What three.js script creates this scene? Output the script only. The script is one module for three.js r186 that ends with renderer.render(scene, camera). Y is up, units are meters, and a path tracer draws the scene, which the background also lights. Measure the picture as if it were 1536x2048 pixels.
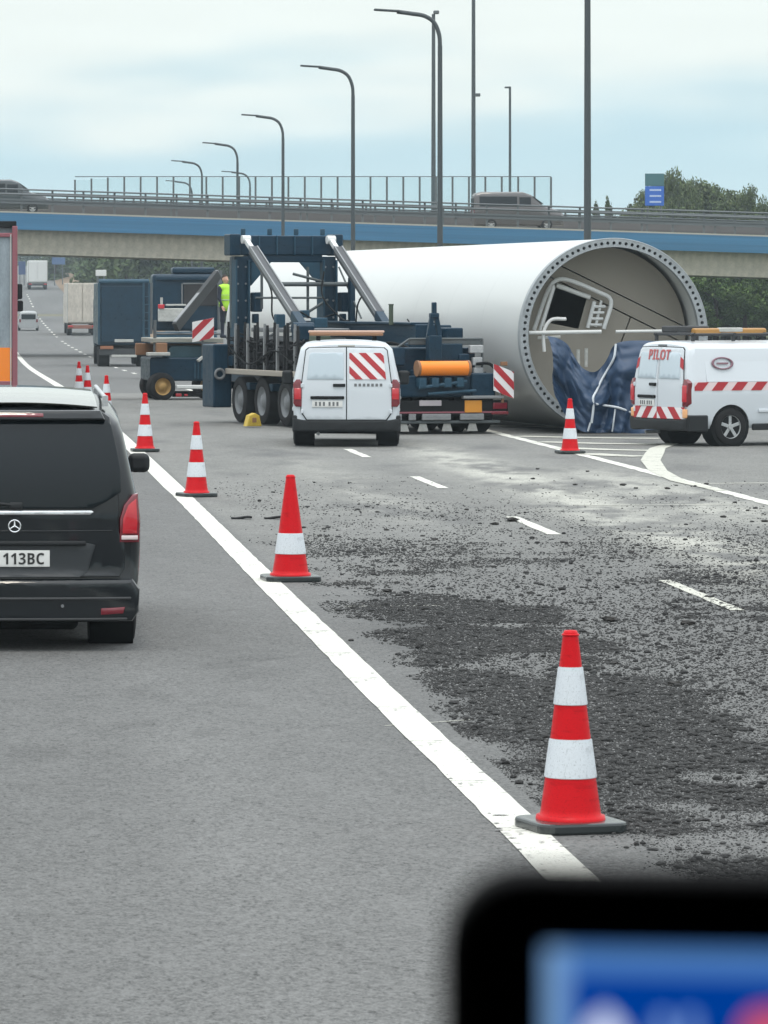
import * as THREE from 'three';
import { mergeGeometries, mergeVertices, toCreasedNormals } from 'three/addons/utils/BufferGeometryUtils.js';
import { RoundedBoxGeometry } from 'three/addons/geometries/RoundedBoxGeometry.js';
import { MarchingCubes } from 'three/addons/objects/MarchingCubes.js';
import { ImprovedNoise } from 'three/addons/math/ImprovedNoise.js';
import { FontLoader } from 'three/addons/loaders/FontLoader.js';
import { TextGeometry } from 'three/addons/geometries/TextGeometry.js';
import { Brush, Evaluator, SUBTRACTION } from 'three-bvh-csg';

// ------------------------------------------------------------------ camera, sky, sun, exposure
const scene = new THREE.Scene();
const F = 8900, CX = -45, CY = 590, H = 2.7;            // long lens in photograph pixels, vanishing point of the road, eye height
const camera = new THREE.PerspectiveCamera(2 * Math.atan(1458 / F) * 180 / Math.PI, 3162 / 2916, 0.05, 6000);
camera.setViewOffset(3162, 2916, 1581 - CX, 1458 - CY, 1536, 2048);
camera.position.set(0, H, 0);
camera.lookAt(0, H, -100);
camera.focus = 55;
camera.userData.fStop = 16;
const renderer = new THREE.WebGLRenderer();
renderer.toneMapping = THREE.LinearToneMapping;
renderer.toneMappingExposure = 1.2;
renderer.shadowMap.enabled = true;

const noise = new ImprovedNoise();
const fbm = (x, y, z, o = 4) => { let s = 0, a = 0.5; for (let i = 0; i < o; i++) { s += a * noise.noise(x, y, z); x *= 2.03; y *= 2.03; z *= 2.03; a *= 0.5; } return s; };
const sstep = (a, b, x) => { const t = Math.min(1, Math.max(0, (x - a) / (b - a))); return t * t * (3 - 2 * t); };
const lerp = (a, b, t) => a + (b - a) * t;
let seed = 12345;
const rnd = () => { seed = (seed * 1664525 + 1013904223) >>> 0; return seed / 4294967296; };
const rr = (a, b) => a + (b - a) * rnd();
{
  const w = 4096, h = 2048, data = new Float32Array(w * h * 4);
  for (let j = 0; j < h; j++) {
    const el = ((j + 0.5) / h - 0.5) * Math.PI, deg = el * 180 / Math.PI, sy = Math.sin(el), cy = Math.cos(el);
    for (let i = 0; i < w; i++) {
      const k = (j * w + i) * 4;
      if (deg < -2) { data[k] = 0.5; data[k + 1] = 0.52; data[k + 2] = 0.5; data[k + 3] = 1; continue; }
      const az = ((i + 0.5) / w - 0.5) * 2 * Math.PI, x = cy * Math.cos(az), z = cy * Math.sin(az);
      let r, g, b;
      const n = deg < 40 ? fbm(x * 11, sy * 60, z * 11 + 3.7, 4) : 0, m = deg < 40 ? fbm(x * 24 + 5, sy * 150, z * 24, 3) : 0;
      const cov = sstep(1.3, 3.1, deg + n * 2.0 + m * 0.6 + 0.1 - 0.35 * sstep(-0.15, 0.1, Math.atan2(x, -z) - 0.08));
      r = lerp(0.485, 0.76, cov); g = lerp(0.665, 0.825, cov); b = lerp(0.73, 0.80, cov);
      const low = sstep(2.0, 0.6, deg); r += 0.05 * low; g += 0.03 * low; b += 0.01 * low;
      const soft = 1 + 0.06 * m;
      const lift = 1 + 1.2 * sstep(4, 60, deg);
      const up = sstep(4, 30, deg);
      r = lerp(r, 0.755, up) * soft * lift; g = lerp(g, 0.81, up) * soft * lift; b = lerp(b, 0.85, up) * soft * lift;
      data[k] = r; data[k + 1] = g; data[k + 2] = b; data[k + 3] = 1;
    }
  }
  const sky = new THREE.DataTexture(data, w, h, THREE.RGBAFormat, THREE.FloatType);
  sky.mapping = THREE.EquirectangularReflectionMapping; sky.magFilter = THREE.LinearFilter; sky.needsUpdate = true;
  scene.background = sky; scene.environment = sky;
}
const sun = new THREE.DirectionalLight(0xfff3e2, 0.8);
sun.position.set(2, 100, -48); sun.target.position.set(8, 0, -80);
sun.castShadow = true; sun.shadow.radius = 24; sun.shadow.mapSize.set(2048, 2048);
Object.assign(sun.shadow.camera, { left: -120, right: 120, top: 160, bottom: -160, near: 1, far: 500 });
scene.add(sun, sun.target);
scene.fog = new THREE.FogExp2(new THREE.Color(0.78, 0.9, 0.97), 0.00028);

// ------------------------------------------------------------------ helpers
const V = (x, y, z) => new THREE.Vector3(x, y, z);
const W = (px, py, d) => V((px - CX) * d / F, H - (py - CY) * d / F, -d);
const XA = (px, d) => (px - CX) * d / F, YA = (py, d) => H - (py - CY) * d / F;
const used = {};
function numbered(n) { if (!(n in used)) { used[n] = 0; return n; } used[n]++; return n + '_' + String(used[n]).padStart(3, '0'); }
function sh(o) { o.traverse(m => { if (m.isMesh) { m.castShadow = true; m.receiveShadow = true; } }); return o; }
function prep(g) {
  g = g.index ? g.toNonIndexed() : g;
  for (const k of Object.keys(g.attributes)) if (!['position', 'normal', 'uv', 'color'].includes(k)) g.deleteAttribute(k);
  if (!g.attributes.normal) g.computeVertexNormals();
  if (!g.attributes.uv) g.setAttribute('uv', new THREE.BufferAttribute(new Float32Array(g.attributes.position.count * 2), 2));
  g.morphAttributes = {}; return g;
}
function merge(list) {
  list = (Array.isArray(list) ? list : [list]).map(prep);
  if (list.length === 1) return list[0];
  const c = list.every(g => g.attributes.color);
  if (!c) list.forEach(g => g.deleteAttribute('color'));
  return mergeGeometries(list);
}
function part(name, geos, mat, parent) {
  const m = new THREE.Mesh(merge(geos), mat); m.name = name; m.castShadow = m.receiveShadow = true;
  (parent || scene).add(m); if (!parent) m.name = numbered(name);
  return m;
}
function tag(o, label, category, group, kind) {
  if (label) o.userData.label = label; if (category) o.userData.category = category;
  if (group) o.userData.group = group; if (kind) o.userData.kind = kind; return o;
}
function thing(name, label, category, x, y, z, yaw = 0, group) {
  const o = new THREE.Group(); o.name = numbered(name); scene.add(o); o.position.set(x, y, z); o.rotation.y = yaw;
  return tag(o, label, category, group);
}
function struct(name, geos, mat) { const m = part(name, geos, mat); m.userData.kind = 'structure'; return m; }
function dup(root, x, y, z, yaw, label, group) {
  const r = root.clone(); r.name = numbered(root.name.replace(/_\d{3}$/, '')); r.userData = { ...root.userData };
  scene.add(r); r.position.set(x, y, z); if (yaw !== undefined) r.rotation.y = yaw;
  if (label) r.userData.label = label; if (group) r.userData.group = group; return r;
}
const M4 = new THREE.Matrix4();
function tf(g, x = 0, y = 0, z = 0, rx = 0, ry = 0, rz = 0) {
  g.applyMatrix4(new THREE.Matrix4().compose(V(x, y, z), new THREE.Quaternion().setFromEuler(new THREE.Euler(rx, ry, rz)), V(1, 1, 1))); return g;
}
const box = (w, h, d, x = 0, y = 0, z = 0, rx = 0, ry = 0, rz = 0) => tf(new THREE.BoxGeometry(w, h, d), x, y, z, rx, ry, rz);
const rbox = (w, h, d, r, x = 0, y = 0, z = 0, rx = 0, ry = 0, rz = 0) => tf(new RoundedBoxGeometry(w, h, d, 2, Math.min(r, w / 2.01, h / 2.01, d / 2.01)), x, y, z, rx, ry, rz);
const cylx = (r, l, x, y, z, n = 24) => tf(new THREE.CylinderGeometry(r, r, l, n), x, y, z, 0, 0, Math.PI / 2);
const cyly = (r, l, x, y, z, n = 16) => tf(new THREE.CylinderGeometry(r, r, l, n), x, y, z);
const cylz = (r, l, x, y, z, n = 24) => tf(new THREE.CylinderGeometry(r, r, l, n), x, y, z, Math.PI / 2);
function bar(a, b, r, n = 10, r2 = r) {
  const d = b.clone().sub(a), g = new THREE.CylinderGeometry(r2, r, d.length(), n);
  const q = new THREE.Quaternion().setFromUnitVectors(V(0, 1, 0), d.clone().normalize()), c = a.clone().add(b).multiplyScalar(0.5);
  g.applyMatrix4(M4.compose(c, q, V(1, 1, 1))); return g;
}
function beam(a, b, w, h) {                                // square-section beam from a to b
  const d = b.clone().sub(a), L = d.length(), g = new RoundedBoxGeometry(w, h, L, 1, Math.min(w, h) * 0.08), m = new THREE.Matrix4().lookAt(a, b, V(0, 1, 0.001));
  m.setPosition(a.clone().add(b).multiplyScalar(0.5)); g.applyMatrix4(m); return g;
}
const pipe = (pts, r, n = 24, k = 8) => new THREE.TubeGeometry(new THREE.CatmullRomCurve3(pts, false, 'centripetal'), n, r, k);
function lathe(pts, n = 28) { return new THREE.LatheGeometry(pts.map(p => new THREE.Vector2(p[0], p[1])), n); }
function ext(poly, depth, z = 0, bevel = 0, holes) {         // polygon in x,y, thickness along z from z to z+depth
  const s = new THREE.Shape(poly.map(p => new THREE.Vector2(p[0], p[1])));
  if (holes) for (const h of holes) s.holes.push(new THREE.Path(h.map(p => new THREE.Vector2(p[0], p[1]))));
  const g = new THREE.ExtrudeGeometry(s, { depth: Math.max(depth - 2 * bevel, 1e-4), bevelEnabled: bevel > 0, bevelThickness: bevel, bevelSize: bevel, bevelOffset: -bevel, bevelSegments: 2, curveSegments: 8 });
  g.translate(0, 0, z + bevel); return g;
}
function clip(poly, a, b, c) {                             // keep a*x + b*y <= c
  const out = [];
  for (let i = 0; i < poly.length; i++) {
    const p = poly[i], q = poly[(i + 1) % poly.length], fp = a * p[0] + b * p[1] - c, fq = a * q[0] + b * q[1] - c;
    if (fp <= 0) out.push(p);
    if (fp * fq < 0) { const t = fp / (fp - fq); out.push([lerp(p[0], q[0], t), lerp(p[1], q[1], t)]); }
  }
  return out;
}
function bands(poly, ang, period, width, off = 0) {        // diagonal stripes of a convex polygon
  const a = Math.cos(ang), b = Math.sin(ang), out = [];
  for (let k = -40; k < 40; k++) {
    let q = clip(poly, -a, -b, -(k * period + off)); if (q.length > 2) q = clip(q, a, b, k * period + off + width);
    if (q.length > 2) out.push(q);
  }
  return out;
}
const rect = (x0, y0, x1, y1) => [[x0, y0], [x1, y0], [x1, y1], [x0, y1]];
function roundRect(x0, y0, x1, y1, r, n = 5) {
  const p = [], c = [[x1 - r, y1 - r, 0], [x0 + r, y1 - r, 1], [x0 + r, y0 + r, 2], [x1 - r, y0 + r, 3]];
  for (const [x, y, q] of c) for (let i = 0; i <= n; i++) { const a = (q + i / n) * Math.PI / 2; p.push([x + r * Math.cos(a), y + r * Math.sin(a)]); }
  return p;
}
const circle = (x, y, r, n = 20) => Array.from({ length: n }, (_, i) => [x + r * Math.cos(i / n * 2 * Math.PI), y + r * Math.sin(i / n * 2 * Math.PI)]);
function deform(g, fn) { const p = g.attributes.position, v = V(); for (let i = 0; i < p.count; i++) { v.fromBufferAttribute(p, i); fn(v); p.setXYZ(i, v.x, v.y, v.z); } g.computeVertexNormals(); return g; }
function subdiv(g, max) {                                   // split every edge longer than max, so that plates can follow a curved body
  g = g.index ? g.toNonIndexed() : g; const p = g.attributes.position.array, out = []; let tris = [];
  for (let i = 0; i < p.length; i += 9) tris.push([[p[i], p[i + 1], p[i + 2]], [p[i + 3], p[i + 4], p[i + 5]], [p[i + 6], p[i + 7], p[i + 8]]]);
  const len = (a, b) => Math.hypot(a[0] - b[0], a[1] - b[1], a[2] - b[2]);
  while (tris.length) {
    const t = tris.pop(), l = [len(t[0], t[1]), len(t[1], t[2]), len(t[2], t[0])], k = l[0] >= l[1] && l[0] >= l[2] ? 0 : l[1] >= l[2] ? 1 : 2;
    if (l[k] <= max) { out.push(...t[0], ...t[1], ...t[2]); continue; }
    const a = t[k], b = t[(k + 1) % 3], c = t[(k + 2) % 3], m = [(a[0] + b[0]) / 2, (a[1] + b[1]) / 2, (a[2] + b[2]) / 2]; tris.push([a, m, c], [m, b, c]);
  }
  const o = new THREE.BufferGeometry(); o.setAttribute('position', new THREE.Float32BufferAttribute(out, 3)); return o;
}
const follow = (g, fn, max = 0.14) => { g = subdiv(g, max); const p = g.attributes.position, v = V(); for (let i = 0; i < p.count; i++) { v.fromBufferAttribute(p, i); fn(v); p.setXYZ(i, v.x, v.y, v.z); } return toCreasedNormals(mergeVertices(g, 1e-5), 0.5); };
function crease(g, a = 0.6) { g.deleteAttribute('normal'); g.deleteAttribute('uv'); return toCreasedNormals(mergeVertices(g, 1e-4), a); }

// ------------------------------------------------------------------ materials
function gridNoise(n, cells, s) {                          // tileable value noise
  const g = new Float32Array(cells * cells); let q = s >>> 0; for (let i = 0; i < g.length; i++) { q = (q * 1664525 + 1013904223) >>> 0; g[i] = q / 4294967296; }
  const out = new Float32Array(n * n);
  for (let j = 0; j < n; j++) for (let i = 0; i < n; i++) {
    const x = i / n * cells, y = j / n * cells, x0 = Math.floor(x), y0 = Math.floor(y), fx = x - x0, fy = y - y0, ux = fx * fx * (3 - 2 * fx), uy = fy * fy * (3 - 2 * fy);
    const x1 = (x0 + 1) % cells, y1 = (y0 + 1) % cells;
    out[j * n + i] = lerp(lerp(g[y0 * cells + x0], g[y0 * cells + x1], ux), lerp(g[y1 * cells + x0], g[y1 * cells + x1], ux), uy);
  }
  return out;
}
function tex(n, fn, srgb = true) {
  const d = new Uint8Array(n * n * 4), e = v => Math.round(255 * Math.min(1, Math.max(0, srgb ? (v <= 0.0031308 ? 12.92 * v : 1.055 * Math.pow(Math.max(v, 0), 1 / 2.4) - 0.055) : v)));
  for (let j = 0; j < n; j++) for (let i = 0; i < n; i++) { const c = fn(i, j, j * n + i), k = (j * n + i) * 4; if (Array.isArray(c)) { d[k] = e(c[0]); d[k + 1] = e(c[1]); d[k + 2] = e(c[2]); } else d[k] = d[k + 1] = d[k + 2] = e(c); d[k + 3] = 255; }
  const t = new THREE.DataTexture(d, n, n, THREE.RGBAFormat); t.wrapS = t.wrapT = THREE.RepeatWrapping; t.magFilter = THREE.LinearFilter; t.minFilter = THREE.LinearMipmapLinearFilter; t.generateMipmaps = true;
  if (srgb) t.colorSpace = THREE.SRGBColorSpace; t.needsUpdate = true; return t;
}
const N1 = 1024, nA = gridNoise(N1, 512, 11), nB = gridNoise(N1, 200, 12), nC = gridNoise(N1, 64, 13), nD = gridNoise(N1, 12, 14), nE = gridNoise(N1, 5, 15);
const asphaltMap = tex(N1, (i, j, k) => {
  let v = 0.74 + 0.54 * (nA[k] - 0.5) + 0.48 * (nB[k] - 0.5) + 0.14 * (nC[k] - 0.5) + 0.10 * (nD[k] - 0.5);
  if (nA[k] > 0.86) v += 0.16; if (nB[k] < 0.1) v -= 0.14; return [v, v * 0.998, v * 0.985];
});
const asphaltBump = tex(N1, (i, j, k) => 0.5 + 0.6 * (nA[k] - 0.5) + 0.35 * (nB[k] - 0.5), false);
const dirtMap = tex(512, (i, j) => { const k = (j * 2) * N1 + i * 2; const v = 0.82 + 0.22 * (nD[k] - 0.5) + 0.16 * (nC[k] - 0.5) + 0.12 * (nE[k] - 0.5); return v; });
const roughMap = tex(512, (i, j) => { const k = (j * 2) * N1 + i * 2; return 0.75 + 0.35 * (nD[k] - 0.5) + 0.25 * (nC[k] - 0.5); }, false);
const concreteMap = tex(512, (i, j) => { const k = (j * 2) * N1 + i * 2; const v = 0.8 + 0.2 * (nE[k] - 0.5) + 0.15 * (nD[k] - 0.5) + 0.15 * (nB[k] - 0.5); return [v, v * 0.985, v * 0.95]; });
const paintMap = tex(N1, (i, j, k) => { let v = 0.95 + 0.10 * (nB[k] - 0.5) - 0.18 * sstep(0.60, 0.85, nD[k]) * nC[k]; if (nB[k] > 0.84 && nC[k] > 0.5) v *= 0.42; if (nA[k] * nB[k] > 0.62) v *= 0.55; if (nD[k] > 0.72 && nC[k] > 0.62) v *= 0.6; return [v, v * 0.99, v * 0.94]; });
const scuffMap = tex(512, (i, j) => { const k = (j * 2) * N1 + i * 2, k2 = ((j * 2) % N1) * N1 + (i * 7) % N1; let v = 0.97 + 0.06 * (nC[k] - 0.5); if (nC[k2] > 0.80 && nB[k] > 0.35) v *= 0.72; if (nB[k] > 0.93) v *= 0.7; v *= 1 - 0.25 * sstep(0.62, 0.8, nD[k]) * nC[k]; return v; });
const std = (r, g, b, rough = 0.6, o = {}) => new THREE.MeshStandardMaterial({ color: new THREE.Color().setRGB(r, g, b), roughness: rough, ...o });
const phy = (r, g, b, rough = 0.5, o = {}) => new THREE.MeshPhysicalMaterial({ color: new THREE.Color().setRGB(r, g, b), roughness: rough, ...o });
const M = {
  asphalt: std(1, 1, 1, 0.88, { map: asphaltMap, vertexColors: true, bumpMap: asphaltBump, bumpScale: 0.006 }),
  ground: std(1, 1, 1, 0.95, { map: dirtMap, vertexColors: true }),
  mark: std(0.66, 0.66, 0.63, 0.75, { map: paintMap, bumpMap: asphaltBump, bumpScale: 0.003 }),
  markWorn: std(0.52, 0.52, 0.48, 0.8, { map: paintMap }),
  clod: std(1, 1, 1, 0.95), clodBig: std(0.028, 0.026, 0.024, 0.95), rubber: phy(0.016, 0.016, 0.017, 0.9, { specularIntensity: 0.5 }),
  coneRed: phy(0.60, 0.004, 0.010, 0.55, { specularIntensity: 0.35, map: scuffMap, roughnessMap: roughMap }), coneWhite: std(0.66, 0.70, 0.74, 0.42, { map: scuffMap }), coneBase: std(0.03, 0.036, 0.037, 0.28, { roughnessMap: roughMap }),
  navy: phy(0.0085, 0.036, 0.066, 0.5, { map: dirtMap, roughnessMap: roughMap, specularIntensity: 0.5 }), steelBlue: phy(0.024, 0.075, 0.12, 0.5, { map: dirtMap, specularIntensity: 0.6 }),
  steel: std(0.30, 0.31, 0.32, 0.5, { map: dirtMap, metalness: 0.3 }), strut: std(0.075, 0.078, 0.085, 0.5, { map: dirtMap, metalness: 0.2 }), chrome: std(0.75, 0.76, 0.78, 0.22, { metalness: 1 }),
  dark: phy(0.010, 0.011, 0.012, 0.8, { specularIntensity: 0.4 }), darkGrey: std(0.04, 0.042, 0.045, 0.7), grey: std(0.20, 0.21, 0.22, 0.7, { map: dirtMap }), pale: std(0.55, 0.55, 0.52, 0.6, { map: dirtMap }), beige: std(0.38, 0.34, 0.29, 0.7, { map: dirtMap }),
  rack: phy(0.024, 0.025, 0.028, 0.8, { map: dirtMap, specularIntensity: 0.5 }), green: std(0.06, 0.08, 0.055, 0.7),
  white: phy(0.60, 0.64, 0.68, 0.35, { clearcoat: 0.5, clearcoatRoughness: 0.15 }), whitePanel: phy(0.50, 0.58, 0.64, 0.2, { clearcoat: 0.5 }),
  red: std(0.50, 0.022, 0.03, 0.4), redPrint: std(0.42, 0.025, 0.035, 0.5), whitePrint: std(0.78, 0.76, 0.77, 0.5), lamp: phy(0.52, 0.01, 0.022, 0.15, { clearcoat: 1 }), lampDark: phy(0.16, 0.004, 0.014, 0.12, { clearcoat: 1 }), lampClear: phy(0.72, 0.6, 0.6, 0.15, { clearcoat: 1 }),
  amber: std(0.62, 0.26, 0.03, 0.4), orange: std(0.90, 0.24, 0.015, 0.5), yellow: std(0.60, 0.42, 0.05, 0.6, { map: dirtMap }), brown: std(0.24, 0.12, 0.06, 0.6), hub: std(0.42, 0.25, 0.07, 0.6, { map: dirtMap }),
  blackPaint: phy(0.0075, 0.010, 0.0125, 0.35, { specularIntensity: 0.25, clearcoat: 0.75, clearcoatRoughness: 0.06 }), blackRoof: phy(0.012, 0.014, 0.016, 0.12, { clearcoat: 1, clearcoatRoughness: 0.03 }), greyRoof: phy(0.30, 0.31, 0.32, 0.25, { clearcoat: 1, metalness: 0.5 }), glassDark: phy(0.007, 0.011, 0.014, 0.05, { specularIntensity: 0.6 }), plastic: phy(0.016, 0.018, 0.02, 0.6, { specularIntensity: 0.6 }), plate: std(0.72, 0.72, 0.70, 0.4), ink: std(0.02, 0.02, 0.02, 0.6),
  fascia: std(0.050, 0.20, 0.37, 0.55, { map: dirtMap }), concrete: std(0.52, 0.49, 0.42, 0.85, { map: concreteMap }), galv: std(0.15, 0.165, 0.175, 0.55, { metalness: 0.3, map: dirtMap }), galvDark: std(0.10, 0.115, 0.12, 0.6, { metalness: 0.3 }), pole: std(0.055, 0.066, 0.072, 0.55),
  pane: phy(0.93, 0.96, 0.96, 0.08, { transmission: 1, thickness: 0, ior: 1.3 }),
  tube: phy(0.58, 0.595, 0.585, 0.34, { clearcoat: 0.4, clearcoatRoughness: 0.25 }), tubeIn: std(0.57, 0.585, 0.575, 0.55), flange: std(0.40, 0.43, 0.45, 0.5, { metalness: 0.3, map: dirtMap }), bolt: std(0.05, 0.055, 0.06, 0.6),
  disc: std(0.29, 0.265, 0.225, 0.6), rail: std(0.66, 0.67, 0.66, 0.45), tarp: std(0.016, 0.043, 0.095, 0.5, { side: THREE.DoubleSide }), strap: std(0.58, 0.62, 0.66, 0.7),
  cream: std(0.62, 0.57, 0.50, 0.6, { map: dirtMap }), silver: std(0.5, 0.52, 0.53, 0.4, { map: dirtMap }), tailGrey: std(0.31, 0.36, 0.40, 0.5, { map: dirtMap }), tailRed: std(0.26, 0.085, 0.105, 0.5),
  blueSign: std(0.03, 0.13, 0.50, 0.45), greenSign: std(0.05, 0.14, 0.16, 0.5), leaf: std(1, 1, 1, 0.8, { vertexColors: true, side: THREE.DoubleSide }), bark: std(0.07, 0.05, 0.035, 0.9), hivis: std(0.45, 0.80, 0.06, 0.7), skin: std(0.5, 0.3, 0.22, 0.6), cloth: std(0.02, 0.025, 0.04, 0.9), hair: std(0.03, 0.02, 0.015, 0.8),
  bezel: phy(0.004, 0.004, 0.005, 0.8, { specularIntensity: 0.3 }), dash: std(0.02, 0.02, 0.021, 0.8),
};

// ------------------------------------------------------------------ ground and road
const PN = [[-200, 0], [60, 0], [120, -0.12], [217, -0.75], [300, -0.9], [370, -0.7], [480, 0.5], [560, 2.3], [613, 3.4], [700, 5.4], [900, 8.3], [1200, 11], [2000, 16], [4000, 22]];
function gy(d) {
  if (d <= 60) return 0; let i = 1; while (i < PN.length - 2 && PN[i + 1][0] < d) i++;
  const [x0, y0] = PN[i], [x1, y1] = PN[i + 1], xm = PN[i - 1], xn = PN[Math.min(i + 2, PN.length - 1)];
  const m0 = (y1 - xm[1]) / (x1 - xm[0]), m1 = (xn[1] - y0) / (xn[0] - x0 || 1), L = x1 - x0, t = Math.min(1, (d - x0) / L), t2 = t * t, t3 = t2 * t;
  return (2 * t3 - 3 * t2 + 1) * y0 + (t3 - 2 * t2 + t) * L * m0 + (-2 * t3 + 3 * t2) * y1 + (t3 - t2) * L * m1;
}
const steps = (list) => { const o = []; for (const [a, b, s] of list) for (let v = a; v < b - 1e-6; v += s) o.push(v); o.push(list[list.length - 1][1]); return o; };
function sheet(xs, ds, yf, cf, uvs, ua = 1) {
  const nx = xs.length, nd = ds.length, pos = new Float32Array(nx * nd * 3), uv = new Float32Array(nx * nd * 2), col = new Float32Array(nx * nd * 3), idx = [];
  for (let j = 0; j < nd; j++) for (let i = 0; i < nx; i++) {
    const k = j * nx + i, x = xs[i], d = ds[j], c = cf(x, d);
    pos.set([x, yf(x, d), -d], k * 3); uv.set([x / uvs, d / uvs / ua], k * 2); col.set(c, k * 3);
    if (i < nx - 1 && j < nd - 1) { const a = k, b = k + 1, e = k + nx, f = k + nx + 1; idx.push(a, b, f, a, f, e); }
  }
  const g = new THREE.BufferGeometry(); g.setAttribute('position', new THREE.BufferAttribute(pos, 3)); g.setAttribute('uv', new THREE.BufferAttribute(uv, 2)); g.setAttribute('color', new THREE.BufferAttribute(col, 3)); g.setIndex(idx); g.computeVertexNormals(); return g;
}
function roadColor(x, d) {
  const n = fbm(x * 0.9, d * 0.25, 0.3, 4), m = fbm(x * 0.35 + 9, d * 0.06, 2.2, 3), f = fbm(x * 4.1, d * 1.1, 7.7, 3);
  let v = x < 2.72 ? 0.148 + 0.045 * m + 0.022 * n + 0.012 * sstep(0.5, 0, Math.abs(Math.abs(x - 0.4) - 0.85)) : 0.152 + 0.035 * m + 0.03 * n;
  let r = v, g = v, b = v;
  const stain = sstep(0.30, 0.36, fbm(x * 1.3 + 2, d * 0.5, 11.3, 3) + 0.25 * f); r *= 1 - 0.16 * stain; g *= 1 - 0.16 * stain; b *= 1 - 0.16 * stain;
  if (x > 2.9 && d < 130) {                                // pale crushed dust laid in tracks on the closed lanes
    const t1 = Math.exp(-((x - 7.75 - 0.012 * (d - 55) + 0.5 * m) ** 2) / 0.34) * sstep(34, 42, d) * sstep(84, 72, d), t2 = Math.exp(-((x - 9.4 + 0.4 * m) ** 2) / 0.5) * sstep(50, 56, d) * sstep(72, 64, d) * 0.7, t3 = Math.exp(-((x - 5.2) ** 2) / 0.2) * sstep(50, 56, d) * sstep(80, 70, d) * 0.3;
    const base = 0.22 * sstep(36, 58, d) * sstep(-0.2, 0.3, n + 0.3), w = base + Math.min(1, (t1 * 1.0 + t2 + t3) * sstep(-0.15, 0.2, n + 0.9 * f + 0.1));
    r += 0.30 * w; g += 0.295 * w; b += 0.26 * w;
    const s = sstep(0.0, 0.2, (fbm(x * 0.5 + 3, d * 0.16 + 1, 5.5, 4) + 0.55 * fbm(x * 0.42 + 7, d * 1.15, 3.3, 3)) + 0.2 * f) * sstep(48, 34, d) * sstep(2.95, 3.5, x);   // soil trodden into the surface
    r *= 1 - 0.50 * s; g *= 1 - 0.50 * s; b *= 1 - 0.49 * s;
  }
  return [r, g, b * 0.985];
}
const roadXs = steps([[-14, -1, 1.5], [-1, 15, 0.16], [15, 24, 0.6]]);
struct('road', sheet(roadXs, steps([[-30, 14, 3], [14, 60, 0.22], [60, 130, 0.5], [130, 300, 5], [300, 1200, 20]]), (x, d) => gy(d) + 0.012, roadColor, 3.2, 1.6), M.asphalt);
struct('ground', sheet(steps([[-900, -60, 60], [-60, 80, 4], [80, 900, 60]]), steps([[-200, 0, 20], [0, 420, 6], [420, 2000, 40]]), (x, d) => {
  const side = x > 26 ? sstep(26, 44, x) : x < -16 ? sstep(-16, -40, x) : 0;
  return gy(d) - 0.02 - (d > 420 && x > 15 ? 1.2 * sstep(15, 26, x) : 0) + side * (0.5 + 0.6 * fbm(x * 0.05, d * 0.05, 1)) - (Math.abs(x - 5) > 20 ? 0.1 : 0);
}, (x, d) => { const n = fbm(x * 0.3, d * 0.3, 4.4), e = sstep(16, 12, Math.abs(x - 2)); return [0.085 + 0.05 * n + 0.08 * e, 0.105 + 0.04 * n + 0.05 * e, 0.045 + 0.02 * n + 0.05 * e]; }, 4), M.ground);

function strip(pts, w, lift = 0.017) {                     // painted line along [x, d] points
  const pos = [], uv = [], idx = []; let L = 0;
  pts.forEach((p, i) => {
    const a = pts[Math.max(0, i - 1)], b = pts[Math.min(pts.length - 1, i + 1)], tx = b[0] - a[0], td = b[1] - a[1], l = Math.hypot(tx, td), nx = td / l, nd = -tx / l;
    if (i) L += Math.hypot(p[0] - pts[i - 1][0], p[1] - pts[i - 1][1]);
    const ww = p[2] || w;
    for (const s of [-1, 1]) { const x = p[0] + s * nx * ww / 2, d = p[1] + s * nd * ww / 2; pos.push(x, gy(d) + lift, -d); uv.push(x / 2.2 + 0.13, d / 2.2); }
    if (i) { const k = 2 * i; idx.push(k - 2, k - 1, k + 1, k - 2, k + 1, k); }
  });
  const g = new THREE.BufferGeometry(); g.setAttribute('position', new THREE.Float32BufferAttribute(pos, 3)); g.setAttribute('uv', new THREE.Float32BufferAttribute(uv, 2)); g.setIndex(idx); g.computeVertexNormals(); return g;
}
const ragged = (x, d0, d1, st, w, j) => steps([[d0, d1, st]]).map(d => [x + j * fbm(d * 3.1, x, 1.5, 2), d, w * (1 + 0.12 * fbm(d * 2.3, 4, x, 2))]);
struct('edge_line', strip([...ragged(2.735, 13, 60, 0.4, 0.24, 0.012).map(p => [p[0] - 0.018 * sstep(22, 30, p[1]) * sstep(56, 40, p[1]), p[1], p[2]]), ...steps([[62, 700, 6]]).map(d => [2.735 - 0.35 * sstep(90, 240, d), d, 0.27])], 0.27), M.mark);
for (let k = 0; k < 20; k++) { const d = 37.9 + 12 * k; struct('lane_dash', strip(ragged(6.47, d, d + 4, 0.25, k ? 0.15 : 0.12, 0.04), 0.15), k ? M.mark : M.markWorn); }
for (let k = 20; k < 46; k++) { const d = 37.9 + 12 * k; struct('lane_dash', strip([[6.47, d], [6.47, d + 4]], 0.18), M.mark); }
struct('edge_line', strip(ragged(10.2, 44, 130, 0.3, 0.2, 0.05), 0.2), M.mark);
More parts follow.
